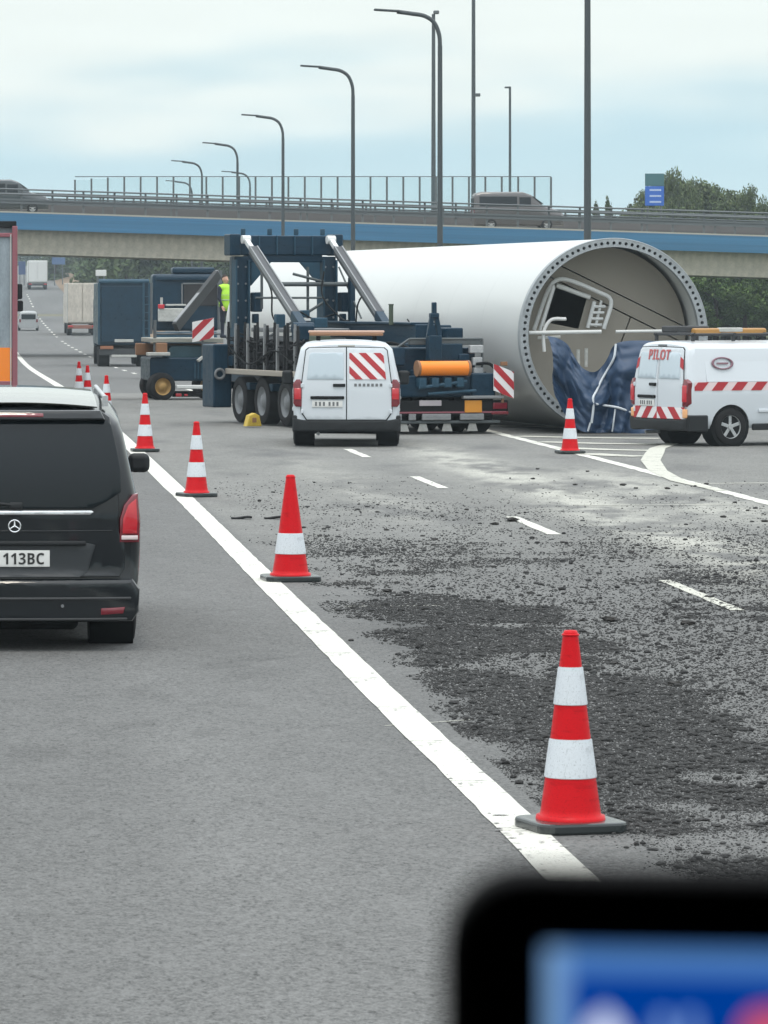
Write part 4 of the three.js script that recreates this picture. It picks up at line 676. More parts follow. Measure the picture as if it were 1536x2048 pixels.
  part('stowage_box', [rbox(0.5, 0.45, 1.3, 0.03, -1.0, 1.42, -4.0), rbox(0.3, 0.3, 0.5, 0.04, -1.1, 1.75, -3.8)], M.green, t); part('stowage_box', [rbox(0.8, 0.5, 3.8, 0.03, -0.75, 1.42, -6.8)], M.rack, t);
  // rear end
  part('rear_frame', [rbox(2.3, 0.42, 0.3, 0.04, 0.02, 0.92, -0.18), rbox(0.5, 0.5, 0.36, 0.04, 0.88, 0.93, -0.14), rbox(0.4, 0.5, 0.36, 0.04, -1.05, 0.93, -0.14)], M.navy, t);
  part('equipment_bay', [rbox(1.75, 0.5, 0.7, 0.04, 0.12, 1.42, -1.0), rbox(0.5, 0.36, 0.4, 0.03, -0.78, 1.5, -0.7), rbox(0.9, 0.2, 0.3, 0.03, 0.0, 1.14, -0.35)], M.navy, t);
  part('hydraulic_block', [...[-0.42, -0.16, 0.1, 0.36].map(x => rbox(0.16, 0.2, 0.2, 0.03, x, 1.0, 0.06)), bar(V(-0.5, 0.9, 0.12), V(0.5, 1.02, 0.12), 0.035), bar(V(-0.3, 0.78, 0.1), V(0.7, 0.84, 0.1), 0.03)], M.steelBlue, t);
  part('mast', [rbox(0.27, 0.5, 0.2, 0.02, -0.02, 1.66, -0.3), beam(V(-0.13, 1.9, -0.3), V(-0.05, 2.32, -0.3), 0.07, 0.09), beam(V(0.10, 1.9, -0.3), V(0.02, 2.32, -0.3), 0.07, 0.09), rbox(0.18, 0.1, 0.12, 0.02, -0.015, 2.3, -0.3), rbox(0.085, 0.24, 0.1, 0.02, -0.015, 2.44, -0.3)], M.navy, t);
  part('orange_roll', [cylx(0.145, 1.0, 0.02, 1.275, 0.06, 22)], M.orange, t); part('roll_cap', [cylx(0.155, 0.05, -0.5, 1.275, 0.06, 20), cylx(0.155, 0.05, 0.545, 1.275, 0.06, 20)], M.brown, t);
  const fr = part('equipment_frame', [bar(V(-0.45, 1.84, -0.5), V(1.07, 1.84, -0.5), 0.025), bar(V(1.07, 1.84, -0.5), V(1.07, 1.2, -0.5), 0.025), bar(V(-0.45, 1.84, -0.5), V(-0.85, 1.55, -0.6), 0.025), rbox(1.5, 0.09, 0.12, 0.02, 0.3, 1.77, -0.55)], M.galvDark, t);
  part('equipment_box', [rbox(0.46, 0.5, 0.3, 0.03, 0.42, 1.5, -0.6), rbox(0.22, 0.4, 0.3, 0.03, 0.66, 1.35, -0.55)], M.navy, fr); part('pale_box', [rbox(0.28, 0.16, 0.12, 0.02, 0.92, 1.64, -0.45), rbox(0.2, 0.16, 0.12, 0.02, 0.94, 1.4, -0.45), rbox(0.2, 0.12, 0.12, 0.02, 0.96, 1.22, -0.45)], M.silver, fr);
  part('rear_ledge', [rbox(0.85, 0.06, 0.12, 0.015, 0.86, 0.71, 0.05), rbox(0.5, 0.06, 0.12, 0.015, -1.1, 0.71, 0.05)], M.steel, t);
  part('light_panel', [rbox(2.8, 0.3, 0.08, 0.02, 0, 0.5, 0.0)], M.dark, t); part('panel_line', [box(2.7, 0.03, 0.02, 0.0, 0.42, 0.05)], M.tailRed, t);
  part('amber_plate', [rbox(0.36, 0.24, 0.03, 0.02, 0.66, 0.53, 0.055)], M.amber, t); part('number_plate', [rbox(0.46, 0.11, 0.02, 0.01, -0.23, 0.60, 0.05)], std(0.42, 0.38, 0.4, 0.5), t);
  part('tail_light', [rbox(0.3, 0.13, 0.05, 0.02, 1.22, 0.54, 0.05), rbox(0.36, 0.06, 0.05, 0.02, 1.22, 0.40, 0.05)], M.lampDark, t); part('tail_light', [rbox(0.24, 0.12, 0.05, 0.02, -1.2, 0.56, 0.05)], std(0.5, 0.35, 0.2, 0.4), t);
  part('bumper', [rbox(0.5, 0.13, 0.06, 0.02, 0.64, 0.33, 0.03), rbox(0.6, 0.13, 0.06, 0.02, -0.1, 0.33, 0.03), rbox(0.15, 0.13, 0.06, 0.02, -0.6, 0.33, 0.03), rbox(0.36, 0.13, 0.06, 0.02, -1.0, 0.33, 0.03)], M.steel, t); part('underrun_bar', [rbox(2.5, 0.06, 0.06, 0.02, 0, 0.23, -0.02)], M.galvDark, t);
  for (const x of [-0.75, -0.35, 0.15, 0.68]) part('mud_flap', [tf(ext([[-0.11, 0], [0.11, 0], [0.06, 0.17], [-0.06, 0.17]], 0.02, 0), x, 0.05, -0.05)], M.pale, t);
  stripedBoard(t, 1.27, 1.02, 0.1, 0.42, 0.52, false, 0.08);
  part('board_stay', [rbox(0.05, 0.3, 0.05, 0.01, 1.27, 0.75, 0.06), rbox(0.14, 0.08, 0.05, 0.01, 1.3, 1.36, 0.06)], M.brown, t);
  // front striped tape and chock are below
}
{
  const d = 91.2, x = XA(505, d), c = thing('wheel_chock', 'yellow wheel chock on the road by the trailer tyres', 'wheel chock', x, 0.012, -d, 0.2);
  part('wedge', [tf(ext([[-0.16, 0], [0.16, 0], [0.11, 0.22], [0.02, 0.27], [-0.1, 0.22]], 0.3, -0.15, 0.02), 0, 0, 0)], M.yellow, c); part('grip_hole', [rbox(0.09, 0.1, 0.02, 0.01, 0, 0.13, 0.15)], M.brown, c);
}
// front dolly with wheel, deck, boom
{
  const d = 119, g = gy(d), k = d / F, X0 = XA(370, d), t = thing('front_dolly', 'dark blue wheeled dolly with a boom and a striped board left of the gantry', 'dolly', X0, g, -d, 0.08);
  const X = px => (px - 370) * k, Y = py => YA(py, d) - g;
  part('body', [rbox(X(446) - X(300), Y(715) - Y(762), 2.2, 0.05, (X(446) + X(300)) / 2, (Y(715) + Y(762)) / 2, -1.15)], M.navy, t);
  part('cowl', [tf(ext([[X(325), Y(716)], [X(432), Y(716)], [X(418), Y(692)], [X(345), Y(692)]], 1.2, -1.5, 0.03), 0, 0, 0)], std(0.025, 0.075, 0.10, 0.5, { map: dirtMap }), t);
  part('vent_slat', [390, 397, 404, 412].map(p => rbox(0.04, 0.42, 0.03, 0.01, X(p), Y(742), -0.03)), M.steelBlue, t);
  const w = wheel(0.37, 0.34, false, M.hub); const wf = put(w, t, X(321), 0.37, 0.05, false); wf.rotation.y = -Math.PI / 2 + 0.25; const wh = put(w, t, X(430), 0.37, -1.8, false); wh.rotation.y = -Math.PI / 2 + 0.25; const w3 = put(w, t, X(325), 0.37, -2.0, false); w3.rotation.y = -Math.PI / 2 + 0.25;
  part('bumper_bar', [rbox(X(425) - X(352), 0.11, 0.08, 0.03, (X(425) + X(352)) / 2, Y(774), 0.06)], M.rail, t);
  part('skirt', [rbox(X(440) - X(345), 0.16, 0.06, 0.02, (X(440) + X(345)) / 2, Y(788), -0.1)], M.dark, t); part('lamp', [rbox(0.16, 0.09, 0.05, 0.02, X(357), Y(790), 0.0), rbox(0.1, 0.06, 0.05, 0.02, X(372), Y(790), 0.0)], M.lamp, t);
  part('deck', [rbox(X(450) - X(306), 0.12, 2.6, 0.02, (X(450) + X(306)) / 2, Y(681), -1.5)], std(0.34, 0.34, 0.30, 0.7, { map: dirtMap }), t);
  part('deck_support', [rbox(2.4, Y(688) - Y(712), 0.2, 0.02, 0.1, (Y(688) + Y(712)) / 2, -2.0), rbox(0.3, 0.3, 0.3, 0.03, X(324), Y(697), -0.2)], M.brown, t);
  part('ledge', [rbox(0.62, 0.09, 0.3, 0.02, X(316), Y(708), 0.0)], M.pale, t);
  part('guard_rail', [bar(V(X(305), Y(566), -0.3), V(X(305), Y(668), -0.3), 0.035), bar(V(X(312), Y(640), -0.3), V(X(312), Y(705), -0.3), 0.045), bar(V(X(312), Y(668), -0.3), V(X(445), Y(668), -0.3), 0.03)], M.galv, t);
  part('boom', [beam(V(X(352), Y(655), -0.1), V(X(450), Y(548), -1.4), 0.14, 0.26)], M.darkGrey, t); part('boom_lit_edge', [beam(V(X(350), Y(645), -0.08), V(X(449), Y(541), -1.38), 0.1, 0.05)], M.steel, t);  // pale second beam paints the light along the upper edge of the boom
  part('loading_arm', [beam(V(X(395), Y(722), 0.05), V(X(436), Y(692), -0.3), 0.07, 0.07)], M.pale, t);
  stripedBoard(t, X(406), Y(660), 0.02, 0.58, 0.54, true, -0.06); part('board_post', [cyly(0.03, 0.6, X(406), Y(690), -0.05)], M.galv, t);
}
// tractor unit seen from behind, in front of the dolly
{
  const d = 165, g = gy(d), k = d / F, X0 = XA(372, d), t = thing('tractor_unit', 'dark navy tractor cab seen from behind with a pale box on its left', 'truck', X0, g, -d), X = px => (px - 372) * k, Y = py => YA(py, d) - g;
  part('cab', [rbox(2.46, Y(548) - Y(662), 2.2, 0.12, 0, (Y(548) + Y(662)) / 2, -1.5)], M.navy, t);
  part('roof_fairing', [rbox(X(432) - X(346), 0.26, 1.6, 0.1, X(389), Y(541), -1.4)], M.navy, t); part('roof_lip', [rbox(2.3, 0.14, 0.1, 0.03, 0.05, Y(557), -0.36)], M.navy, t);
  part('rear_panel', [rbox(1.25, 0.8, 0.05, 0.02, X(402), Y(590), -0.37)], std(0.02, 0.018, 0.02, 0.5), t); part('panel_frame', [rbox(1.35, 0.05, 0.04, 0.01, X(403), Y(567), -0.35), rbox(0.05, 0.85, 0.04, 0.01, X(365), Y(590), -0.35)], M.grey, t);
  part('pale_box', [rbox(0.95, 0.5, 0.5, 0.04, X(342), Y(630), -0.1), rbox(0.75, 0.07, 0.4, 0.02, X(352), Y(610), -0.1), bar(V(X(323), Y(595), 0), V(X(323), Y(640), 0), 0.05)], M.pale, t); part('reflector', [rbox(0.24, 0.16, 0.06, 0.02, X(322), Y(613), 0.18)], M.lamp, t);
  part('chassis', [rbox(1.1, 0.35, 5.2, 0.03, 0, 0.95, -0.2), rbox(2.3, 0.9, 0.6, 0.05, 0, 1.3, -0.2)], M.steelBlue, t); part('exhaust_stack', [cyly(0.09, 2.2, X(440), Y(600), -0.2)], M.galv, t);
  const w = wheel(0.5, 0.5, false); for (const z of [1.2, 2.4, -2.3]) for (const q of [-1, 1]) put(w, t, q * 0.95, 0.5, z, q < 0);
}

// ------------------------------------------------------------------ person in a high-visibility vest
function field(bones, res, ctr, half, mat, smooth = 0.03) {
  const mc = new MarchingCubes(res, mat, false, false, 400000); mc.isolation = 0; const f = mc.field, p = V(), a = V(), ab = V();
  for (let z = 0; z < res; z++) for (let y = 0; y < res; y++) for (let x = 0; x < res; x++) {
    p.set((x - res / 2) / (res / 2) * half + ctr.x, (y - res / 2) / (res / 2) * half + ctr.y, (z - res / 2) / (res / 2) * half + ctr.z); let s = 1e3;
    for (const [A, B, r1, r2] of bones) { ab.subVectors(B, A); a.subVectors(p, A); const t = Math.min(1, Math.max(0, a.dot(ab) / (ab.lengthSq() || 1))); const dd = a.addScaledVector(ab, -t).length() - lerp(r1, r2, t); const h = Math.max(smooth - Math.abs(s - dd), 0) / smooth; s = Math.min(s, dd) - h * h * smooth * 0.25; }
    f[z * res * res + y * res + x] = -s;
  }
  mc.update(); const n = mc.count, g = new THREE.BufferGeometry();
  g.setAttribute('position', new THREE.BufferAttribute(mc.positionArray.slice(0, n * 3), 3)); g.setAttribute('normal', new THREE.BufferAttribute(mc.normalArray.slice(0, n * 3), 3));
  g.scale(half, half, half); g.translate(ctr.x, ctr.y, ctr.z); g.computeBoundingBox(); return g;
}
{
  const d = 118, k = d / F, px = 450, t = thing('person', 'person in a yellow-green vest standing on the dolly deck beside the gantry column', 'person', XA(px, d), YA(676, d), -d, 0.7);
  t.scale.setScalar(0.95); const m = M.cloth;
  const body = [[V(0, 0.95, 0), V(0, 1.2, 0), 0.14, 0.14], [V(0, 1.2, 0), V(0, 1.36, 0), 0.15, 0.13], [V(-0.14, 1.4, 0), V(0.14, 1.4, 0), 0.07, 0.07], [V(0, 1.4, 0), V(0, 1.52, 0.01), 0.06, 0.055], [V(-0.09, 0.92, 0), V(-0.10, 0.5, 0.01), 0.095, 0.065], [V(-0.1, 0.5, 0.01), V(-0.1, 0.09, 0), 0.06, 0.045], [V(0.09, 0.92, 0), V(0.12, 0.5, 0.03), 0.095, 0.065], [V(0.12, 0.5, 0.03), V(0.12, 0.09, 0), 0.06, 0.045], [V(-0.1, 0.05, -0.03), V(-0.11, 0.04, 0.14), 0.05, 0.04], [V(0.12, 0.05, -0.03), V(0.14, 0.04, 0.14), 0.05, 0.04], [V(-0.19, 1.4, 0), V(-0.25, 1.12, 0.02), 0.058, 0.045], [V(-0.25, 1.12, 0.02), V(-0.22, 0.9, 0.12), 0.042, 0.032], [V(0.19, 1.4, 0), V(0.26, 1.13, 0.0), 0.058, 0.045], [V(0.26, 1.13, 0), V(0.2, 1.0, 0.2), 0.042, 0.032]];
  const hand = (c, q) => { const b = [[c, c.clone().add(V(0, -0.05, 0.03)), 0.03, 0.034]]; for (let i = 0; i < 4; i++) b.push([c.clone().add(V((i - 1.5) * 0.02, -0.06, 0.035)), c.clone().add(V((i - 1.5) * 0.021, -0.12 + 0.01 * Math.abs(i - 1.4), 0.07)), 0.0095, 0.008]); b.push([c.clone().add(V(-q * 0.03, -0.02, 0.03)), c.clone().add(V(-q * 0.055, -0.055, 0.06)), 0.011, 0.009]); return field(b, 56, c.clone().add(V(0, -0.05, 0.035)), 0.11, m, 0.008); };
  const head = field([[V(0, 1.66, 0), V(0, 1.62, 0.02), 0.088, 0.08], [V(0, 1.62, 0.02), V(0, 1.56, 0.04), 0.075, 0.05], [V(0, 1.635, 0.1), V(0, 1.605, 0.118), 0.012, 0.018], [V(-0.085, 1.64, 0), V(-0.09, 1.61, 0), 0.014, 0.012], [V(0.085, 1.64, 0), V(0.09, 1.61, 0), 0.014, 0.012], [V(-0.03, 1.57, 0.085), V(0.03, 1.57, 0.085), 0.01, 0.01], [V(0, 1.5, 0.01), V(0, 1.55, 0.02), 0.052, 0.055]], 60, V(0, 1.62, 0.02), 0.16, m, 0.02);
  const bg = part('body', field(body, 96, V(0, 0.82, 0.05), 0.95, m, 0.05), M.cloth, t);
  part('head', [head], M.skin, t); part('hair', field([[V(0, 1.685, -0.012), V(0, 1.66, -0.03), 0.086, 0.085]], 48, V(0, 1.67, -0.02), 0.14, m), M.hair, t);
  part('hand', hand(V(-0.22, 0.87, 0.13), -1), M.skin, t); part('hand', hand(V(0.2, 0.98, 0.22), 1), M.skin, t);
  part('vest', field([[V(0, 0.92, 0), V(0, 1.2, 0), 0.172, 0.17], [V(0, 1.2, 0), V(0, 1.37, 0), 0.178, 0.152], [V(-0.15, 1.405, 0), V(0.15, 1.405, 0), 0.085, 0.085]], 64, V(0, 1.15, 0), 0.42, m, 0.05), M.hivis, t);
  part('reflective_tape', [1.06, 1.2].map(y => tf(new THREE.TorusGeometry(0.176, 0.014, 6, 28), 0, y, 0, Math.PI / 2)), M.silver, t);
}

// ------------------------------------------------------------------ wind tower section
{
  const d = 87, yaw = 0.150, R = 1.9, cy = R + 0.012, t = thing('tower_section', 'huge white steel tower tube lying on the road with a bolted end flange', 'tower section', XA(1228, d), 0, -d, yaw);
  const L = 28, n = 10, seg = L / n;
  for (let i = 0; i < n; i++) {                            // welded cans
    const z0 = -0.16 - i * seg, z1 = z0 - seg, r0 = R - 0.012 - 0.002 * i, pts = [[r0 - 0.012, z0], [r0, z0 - 0.012], [r0 - 0.002, z1 + 0.012], [r0 - 0.014, z1]];
    part('shell_ring', tf(lathe(pts.map(([r, z]) => [r, -z]), 96), 0, cy, 0, -Math.PI / 2), M.tube, t);
  }
  part('inner_wall', [tf(lathe([[R - 0.16, 0.16], [R - 0.075, 0.17], [R - 0.075, 27.8]], 80), 0, cy, 0, -Math.PI / 2), tf(new THREE.CircleGeometry(R - 0.03, 64), 0, cy, -27.9)], M.tubeIn, t);
  const holes = [], NB = 92; for (let i = 0; i < NB; i++) { const a = i / NB * 2 * Math.PI; holes.push(circle((R - 0.095) * Math.cos(a), (R - 0.095) * Math.sin(a), 0.034, 8)); }
  const fl = part('flange', [tf(ext(circle(0, 0, R, 120), 0.15, -0.15, 0, [circle(0, 0, R - 0.17, 120), ...holes]), 0, cy, 0)], M.flange, t);
  part('flange_rim', [new THREE.TorusGeometry(R - 0.008, 0.014, 6, 120).translate(0, cy, -0.01), new THREE.TorusGeometry(R - 0.168, 0.012, 6, 120).translate(0, cy, -0.01)], M.flange, fl);
  const bh = []; for (let i = 0; i < NB; i++) { const a = i / NB * 2 * Math.PI; bh.push(tf(new THREE.CircleGeometry(0.036, 8), (R - 0.095) * Math.cos(a), cy + (R - 0.095) * Math.sin(a), -0.1)); } part('bolt_hole', bh, M.bolt, fl);
  // platform disc closing the tube, laid out in its own rolled frame
  const DR = 1.74, dz = -0.95, cp = circle(0, 0, DR, 90), ln = (x0, y0, x1, y1) => { const a = y1 - y0, b = x0 - x1, l = Math.hypot(a, b); return [a / l, b / l, (a * x0 + b * y0) / l]; };
  const L1 = ln(-0.80, 1.36, 1.72, 0.16), L2 = ln(0.11, 0.60, 1.13, 0.11), L3 = ln(0.62, 0.36, 0.46, -0.05), gap = 0.013;
  const up = (p, l) => clip(p, l[0], l[1], l[2] - gap), dn = (p, l) => clip(p, -l[0], -l[1], -l[2] - gap);
  const hatch = [[-0.95, 1.0], [-0.27, 0.75], [-0.45, 0.12], [-1.16, 0.26]];
  const s1 = L1[1] < 0 ? [up, dn] : [dn, up], s2 = L2[1] < 0 ? [up, dn] : [dn, up], s3 = L3[0] < 0 ? [dn, up] : [up, dn];
  const A = s1[0](cp, L1), B = s2[0](s1[1](cp, L1), L2), C0 = s2[1](cp, L2), C = s3[0](C0, L3), D = s3[1](C0, L3);
  for (const [q, h] of [[A], [B], [C, [hatch]], [D]]) if (q.length > 2) part('platform_panel', tf(ext(q, 0.03, 0, 0, h), 0, cy, dz), M.disc, t);
  const Q = (x, y, z = 0) => V(x, cy + y, dz + 0.06 + z);
  part('hatch_frame', [pipe([Q(-1.42, 0.1, 0.2), Q(-1.12, 0.9, 0.2), Q(-1.0, 1.06, 0.2), Q(-0.82, 1.1, 0.2), Q(-0.1, 0.84, 0.2), Q(0.14, 0.7, 0.2), Q(0.0, 0.12, 0.2)], 0.042, 40), bar(Q(-1.22, 0.18, 0.1), Q(-0.98, 0.94, 0.1), 0.028), bar(Q(-1.34, 0.1, 0.35), Q(-1.06, 0.98, 0.35), 0.03), bar(Q(-0.16, 0.66, 0.1), Q(-0.3, 0.14, 0.1), 0.04), bar(Q(-0.02, 0.68, 0.1), Q(-0.14, 0.16, 0.1), 0.028), ...[0.2, 0.32, 0.44, 0.56].map(y => bar(Q(-0.3 + y * 0.2, y, 0.12), Q(-0.06 + y * 0.2, y, 0.12), 0.03)), bar(Q(-0.92, 0.98, 0.05), Q(-0.24, 0.74, 0.05), 0.05)], M.rail, t);
  part('barrier_bar', [bar(V(-1.66, cy + 0.05, -0.2), V(-0.2, cy + 0.07, -0.2), 0.04), bar(V(0.1, cy + 0.07, -0.22), V(1.68, cy + 0.09, -0.22), 0.032), bar(V(-1.45, cy - 0.05, -0.3), V(-1.0, cy - 0.03, -0.3), 0.03)], M.rail, t);
  part('hand_rail', [pipe([V(-1.34, cy - 0.32, -0.24), V(-1.34, cy + 0.1, -0.24), V(-1.2, cy + 0.3, -0.24), V(-0.9, cy + 0.32, -0.24)], 0.035, 24)], M.rail, t);
  part('stake', [bar(V(-0.62, cy - 0.62, -0.35), V(-0.62, cy - 0.28, -0.35), 0.035), bar(V(-0.46, cy - 0.62, -0.35), V(-0.46, cy - 0.26, -0.35), 0.035)], M.pale, t);
}
// blue tarpaulin hanging out of the tube mouth
{
  const d = 85.9, t = thing('tarpaulin', 'torn dark blue tarpaulin with pale seams hanging over the lower mouth of the tower tube', 'tarpaulin', XA(1200, d), 0.012, -d);
  const top = [[1096, 672], [1113, 676], [1134, 688], [1150, 716], [1166, 737], [1186, 744], [1204, 734], [1216, 712], [1224, 692], [1238, 684], [1290, 681], [1340, 686]], bot = [[1104, 792], [1122, 822], [1140, 846], [1156, 860], [1172, 864], [1190, 865], [1206, 864], [1222, 865], [1240, 864], [1258, 866], [1290, 865], [1340, 864]];
  const ct = new THREE.CatmullRomCurve3(top.map(p => V(p[0], p[1], 0)), false, 'centripetal'), cb = new THREE.CatmullRomCurve3(bot.map(p => V(p[0], p[1], 0)), false, 'centripetal'), nu = 90, nv = 50, pos = [], uv = [], idx = [];
  const at = (u, v) => {
    const a = ct.getPoint(u), b = cb.getPoint(u), px = lerp(a.x, b.x, v) + 5 * Math.sin(v * 5 + u * 9) * v * (1 - v) * 2, py = lerp(a.y, b.y, v), p = W(px, py, d);
    const bulge = 0.28 * Math.sin(Math.PI * Math.min(1, v * 1.1)) + 0.30 * sstep(0.6, 1, v);
    const q = u * 11 + 2.2 * v + 1.2 * Math.sin(v * 3.3 + u * 4), fold = 0.20 * Math.abs(Math.sin(q * 0.9)) + 0.06 * Math.sin(q * 2.3 + v * 4) * (0.3 + v) + 0.24 * fbm(u * 3.5, v * 2.2 + u * 2, 2.1, 2) + 0.30 * Math.abs(fbm(u * 4 + v * 3, v * 3.4 - u * 3, 6.1, 2)) + 0.10 * Math.abs(fbm(u * 9, v * 6, 1.7, 2));
    return V(p.x - t.position.x, Math.max(p.y - t.position.y, 0.012 + 0.02 * Math.abs(fold)), (bulge + fold) * 0.9 - 0.1);
  };
  for (let j = 0; j <= nv; j++) for (let i = 0; i <= nu; i++) { const p = at(i / nu, j / nv); pos.push(p.x, p.y, p.z); uv.push(i / nu * 2, j / nv * 2); if (i < nu && j < nv) { const a = j * (nu + 1) + i; idx.push(a, a + nu + 1, a + nu + 2, a, a + nu + 2, a + 1); } }
  const g = new THREE.BufferGeometry(); g.setAttribute('position', new THREE.Float32BufferAttribute(pos, 3)); g.setAttribute('uv', new THREE.Float32BufferAttribute(uv, 2)); g.setIndex(idx); g.computeVertexNormals();
  part('sheet', g, M.tarp, t);
  const line = (pts, r) => pipe(pts.map(([px, py]) => { let best = null, bd = 1e9; for (let j = 0; j <= nv; j++) for (let i = 0; i <= nu; i++) { const k = (j * (nu + 1) + i) * 3, w = W(px, py, d), dd = (pos[k] + t.position.x - w.x) ** 2 + (pos[k + 1] + 0.012 - w.y) ** 2; if (dd < bd) { bd = dd; best = V(pos[k], pos[k + 1], pos[k + 2] + 0.02); } } return best; }), r, 40, 6);
  part('seam', [line([[1229, 686], [1224, 716], [1214, 740], [1202, 760], [1188, 782], [1181, 795], [1181, 815], [1178, 845]], 0.024)], M.strap, t);
  part('seam', [line([[1183, 806], [1205, 811], [1230, 815], [1262, 824]], 0.022)], M.strap, t); part('seam', [line([[1225, 816], [1221, 840], [1219, 861]], 0.016)], M.strap, t); part('seam', [line([[1176, 845], [1170, 862]], 0.02)], M.strap, t);
}

// ------------------------------------------------------------------ trees, shrubs, far signs
function leaves(blobs, n, size, tone) {
  const pos = [], col = [], nor = [];
  for (let i = 0; i < n; i++) {
    const b = blobs[Math.floor(rnd() * blobs.length)], th = rr(0, 2 * Math.PI), cz = rr(-1, 1), s = Math.sqrt(1 - cz * cz), r = Math.pow(rnd(), 0.4) * (0.85 + 0.3 * rnd());
    const dir = V(s * Math.cos(th), cz, s * Math.sin(th)), c = V(b[0] + dir.x * r * b[3], b[1] + dir.y * r * b[4], b[2] + dir.z * r * b[3]);
    const a = V(rr(-1, 1), rr(-1, 1), rr(-1, 1)).normalize(), e = V(rr(-1, 1), rr(-1, 1), rr(-1, 1)).cross(a).normalize(), z = size * rr(0.6, 1.4);
    const v = tone[3] * rr(0.6, 1.45), cc = [tone[0] * v, tone[1] * v * rr(0.9, 1.1), tone[2] * v];
    const p = [c.clone().addScaledVector(a, z), c.clone().addScaledVector(e, z * 0.5), c.clone().addScaledVector(a, -z), c.clone().addScaledVector(e, -z * 0.5)];
    for (const k of [0, 1, 2, 0, 2, 3]) { pos.push(p[k].x, p[k].y, p[k].z); col.push(...cc); }
  }
  const g = new THREE.BufferGeometry(); g.setAttribute('position', new THREE.Float32BufferAttribute(pos, 3)); g.setAttribute('color', new THREE.Float32BufferAttribute(col, 3)); g.computeVertexNormals(); return g;
}
function tree(name, h, w, n, size, tone, conif) {
  const o = new THREE.Group(), bl = []; o.name = name;
  if (conif === 'broad') for (let i = 0; i < 34; i++) { const a = rr(0, 6.3), q = Math.sqrt(rnd()), rad = w * 0.48 * q; bl.push([Math.cos(a) * rad, h * (0.40 + (0.53 - 0.22 * q * q) * Math.sqrt(rr(0.15, 1))), Math.sin(a) * rad, w * rr(0.10, 0.17), h * rr(0.05, 0.09)]); } else
  if (conif) for (let i = 0; i < 22; i++) { const q = i / 21, a = rr(0, 6.3), rad = w * 0.5 * Math.pow(1 - q, 0.55) * rr(0.5, 1.0); bl.push([Math.cos(a) * rad * 0.75, h * (0.15 + 0.80 * q), Math.sin(a) * rad * 0.75, rad * 0.5 + 0.35, h * 0.07 + 0.15]); }
  else for (let i = 0; i < 16; i++) { const a = rr(0, 6.3), q = rr(0, 1), rad = w * 0.42 * Math.sqrt(rnd()) * Math.sin(Math.PI * (0.18 + 0.72 * q)); bl.push([Math.cos(a) * rad, h * (0.28 + 0.62 * q), Math.sin(a) * rad, w * rr(0.13, 0.22), h * rr(0.07, 0.12)]); }
  const lim = [bar(V(0, 0, 0), V(0, h * 0.8, 0), w * 0.03 + 0.05, 8, 0.03)]; for (const b of bl.slice(0, 9)) lim.push(bar(V(0, b[1] * 0.75, 0), V(b[0], b[1], b[2]), 0.05, 5, 0.02));
  part('trunk', lim, M.bark, o); const c = new THREE.Mesh(leaves(bl, n, size, tone), M.leaf); c.name = 'crown'; c.castShadow = c.receiveShadow = true; o.add(c); return o;
}
function plant(proto, base, x, y, z, yaw, s, label, category, group) { const o = proto.clone(); o.name = numbered(base); scene.add(o); o.position.set(x, y, z); o.rotation.y = yaw; o.scale.set(s[0], s[1], s[0]); o.userData = { label, category, group }; return o; }
const tA = tree('tree', 10, 7, 7000, 0.17, [0.060, 0.085, 0.030, 1], true), tB = tree('tree', 10, 8, 7000, 0.18, [0.068, 0.095, 0.030, 1], false), tC = tree('tree', 9, 6, 3600, 0.24, [0.062, 0.092, 0.032, 1], false), tD = tree('tree', 10, 8, 10000, 0.16, [0.085, 0.112, 0.034, 1], 'broad'), tE = tree('tree', 10, 8, 10000, 0.15, [0.072, 0.10, 0.032, 1], 'broad'), sA = tree('shrub', 5, 5, 7000, 0.10, [0.075, 0.135, 0.030, 1], false), sB = tree('shrub', 5, 4.4, 7000, 0.09, [0.10, 0.165, 0.038, 1], false);
[[1285, 402, 345, tD], [1340, 343, 338, tE], [1378, 360, 345, tD], [1422, 370, 340, tE], [1455, 384, 350, tD], [1497, 376, 338, tE], [1322, 372, 352, tD], [1545, 408, 350, tD], [1402, 362, 352, tE]].forEach(([px, py, d, p, s], i) => {
  const top = YA(py, d), b = gy(d) + 0.3, k = (top - b) / 9.5; plant(p, 'tree', XA(px, d), b, -d, i * 1.3, [i === 5 ? 0.5 : i === 1 ? 0.62 : 0.78 + 0.14 * (i % 2), k], ['low round tree left of the blue sign', 'pointed tree right beside the blue sign', 'rounded tree second right of the blue sign', 'pointed tree at the middle of the clump', 'lower rounded tree toward the right of the clump', 'small pointed tree near the right end of the clump', 'rounded tree behind the blue sign', 'low tree at the right border beyond the overpass', 'tree behind the middle of the clump'][i], 'tree', 'trees beyond the right end of the overpass');
});
for (const [px, py, h, l] of [[1215, 405, 6, 'thin low treetop just right of the tall lamp post'], [1192, 412, 6, 'lowest treetop beside the tall lamp post over the rail'], [1258, 418, 6, 'treetop barely over the rail left of the low round tree']]) { const d = 345, top = YA(py, d), b = gy(d); plant(tA, 'tree', XA(px, d), b, -d, px, [0.5, (top - b) / 10], l, 'tree', 'trees beyond the right end of the overpass'); }
for (let i = 0; i < 16; i++) { const d = 272 + (i % 4) * 5 + rr(0, 3), px = 1376 + i * 14 + rr(-4, 4), k = rr(0.95, 1.25); plant(i % 2 ? sA : sB, 'shrub', XA(px, d), gy(d) - 0.2 + 0.35 * (i % 3), -d, i * 2.1, [k, k], 'dense green shrub under the overpass behind the escort van', 'shrub', 'shrubs under the right end of the overpass'); }
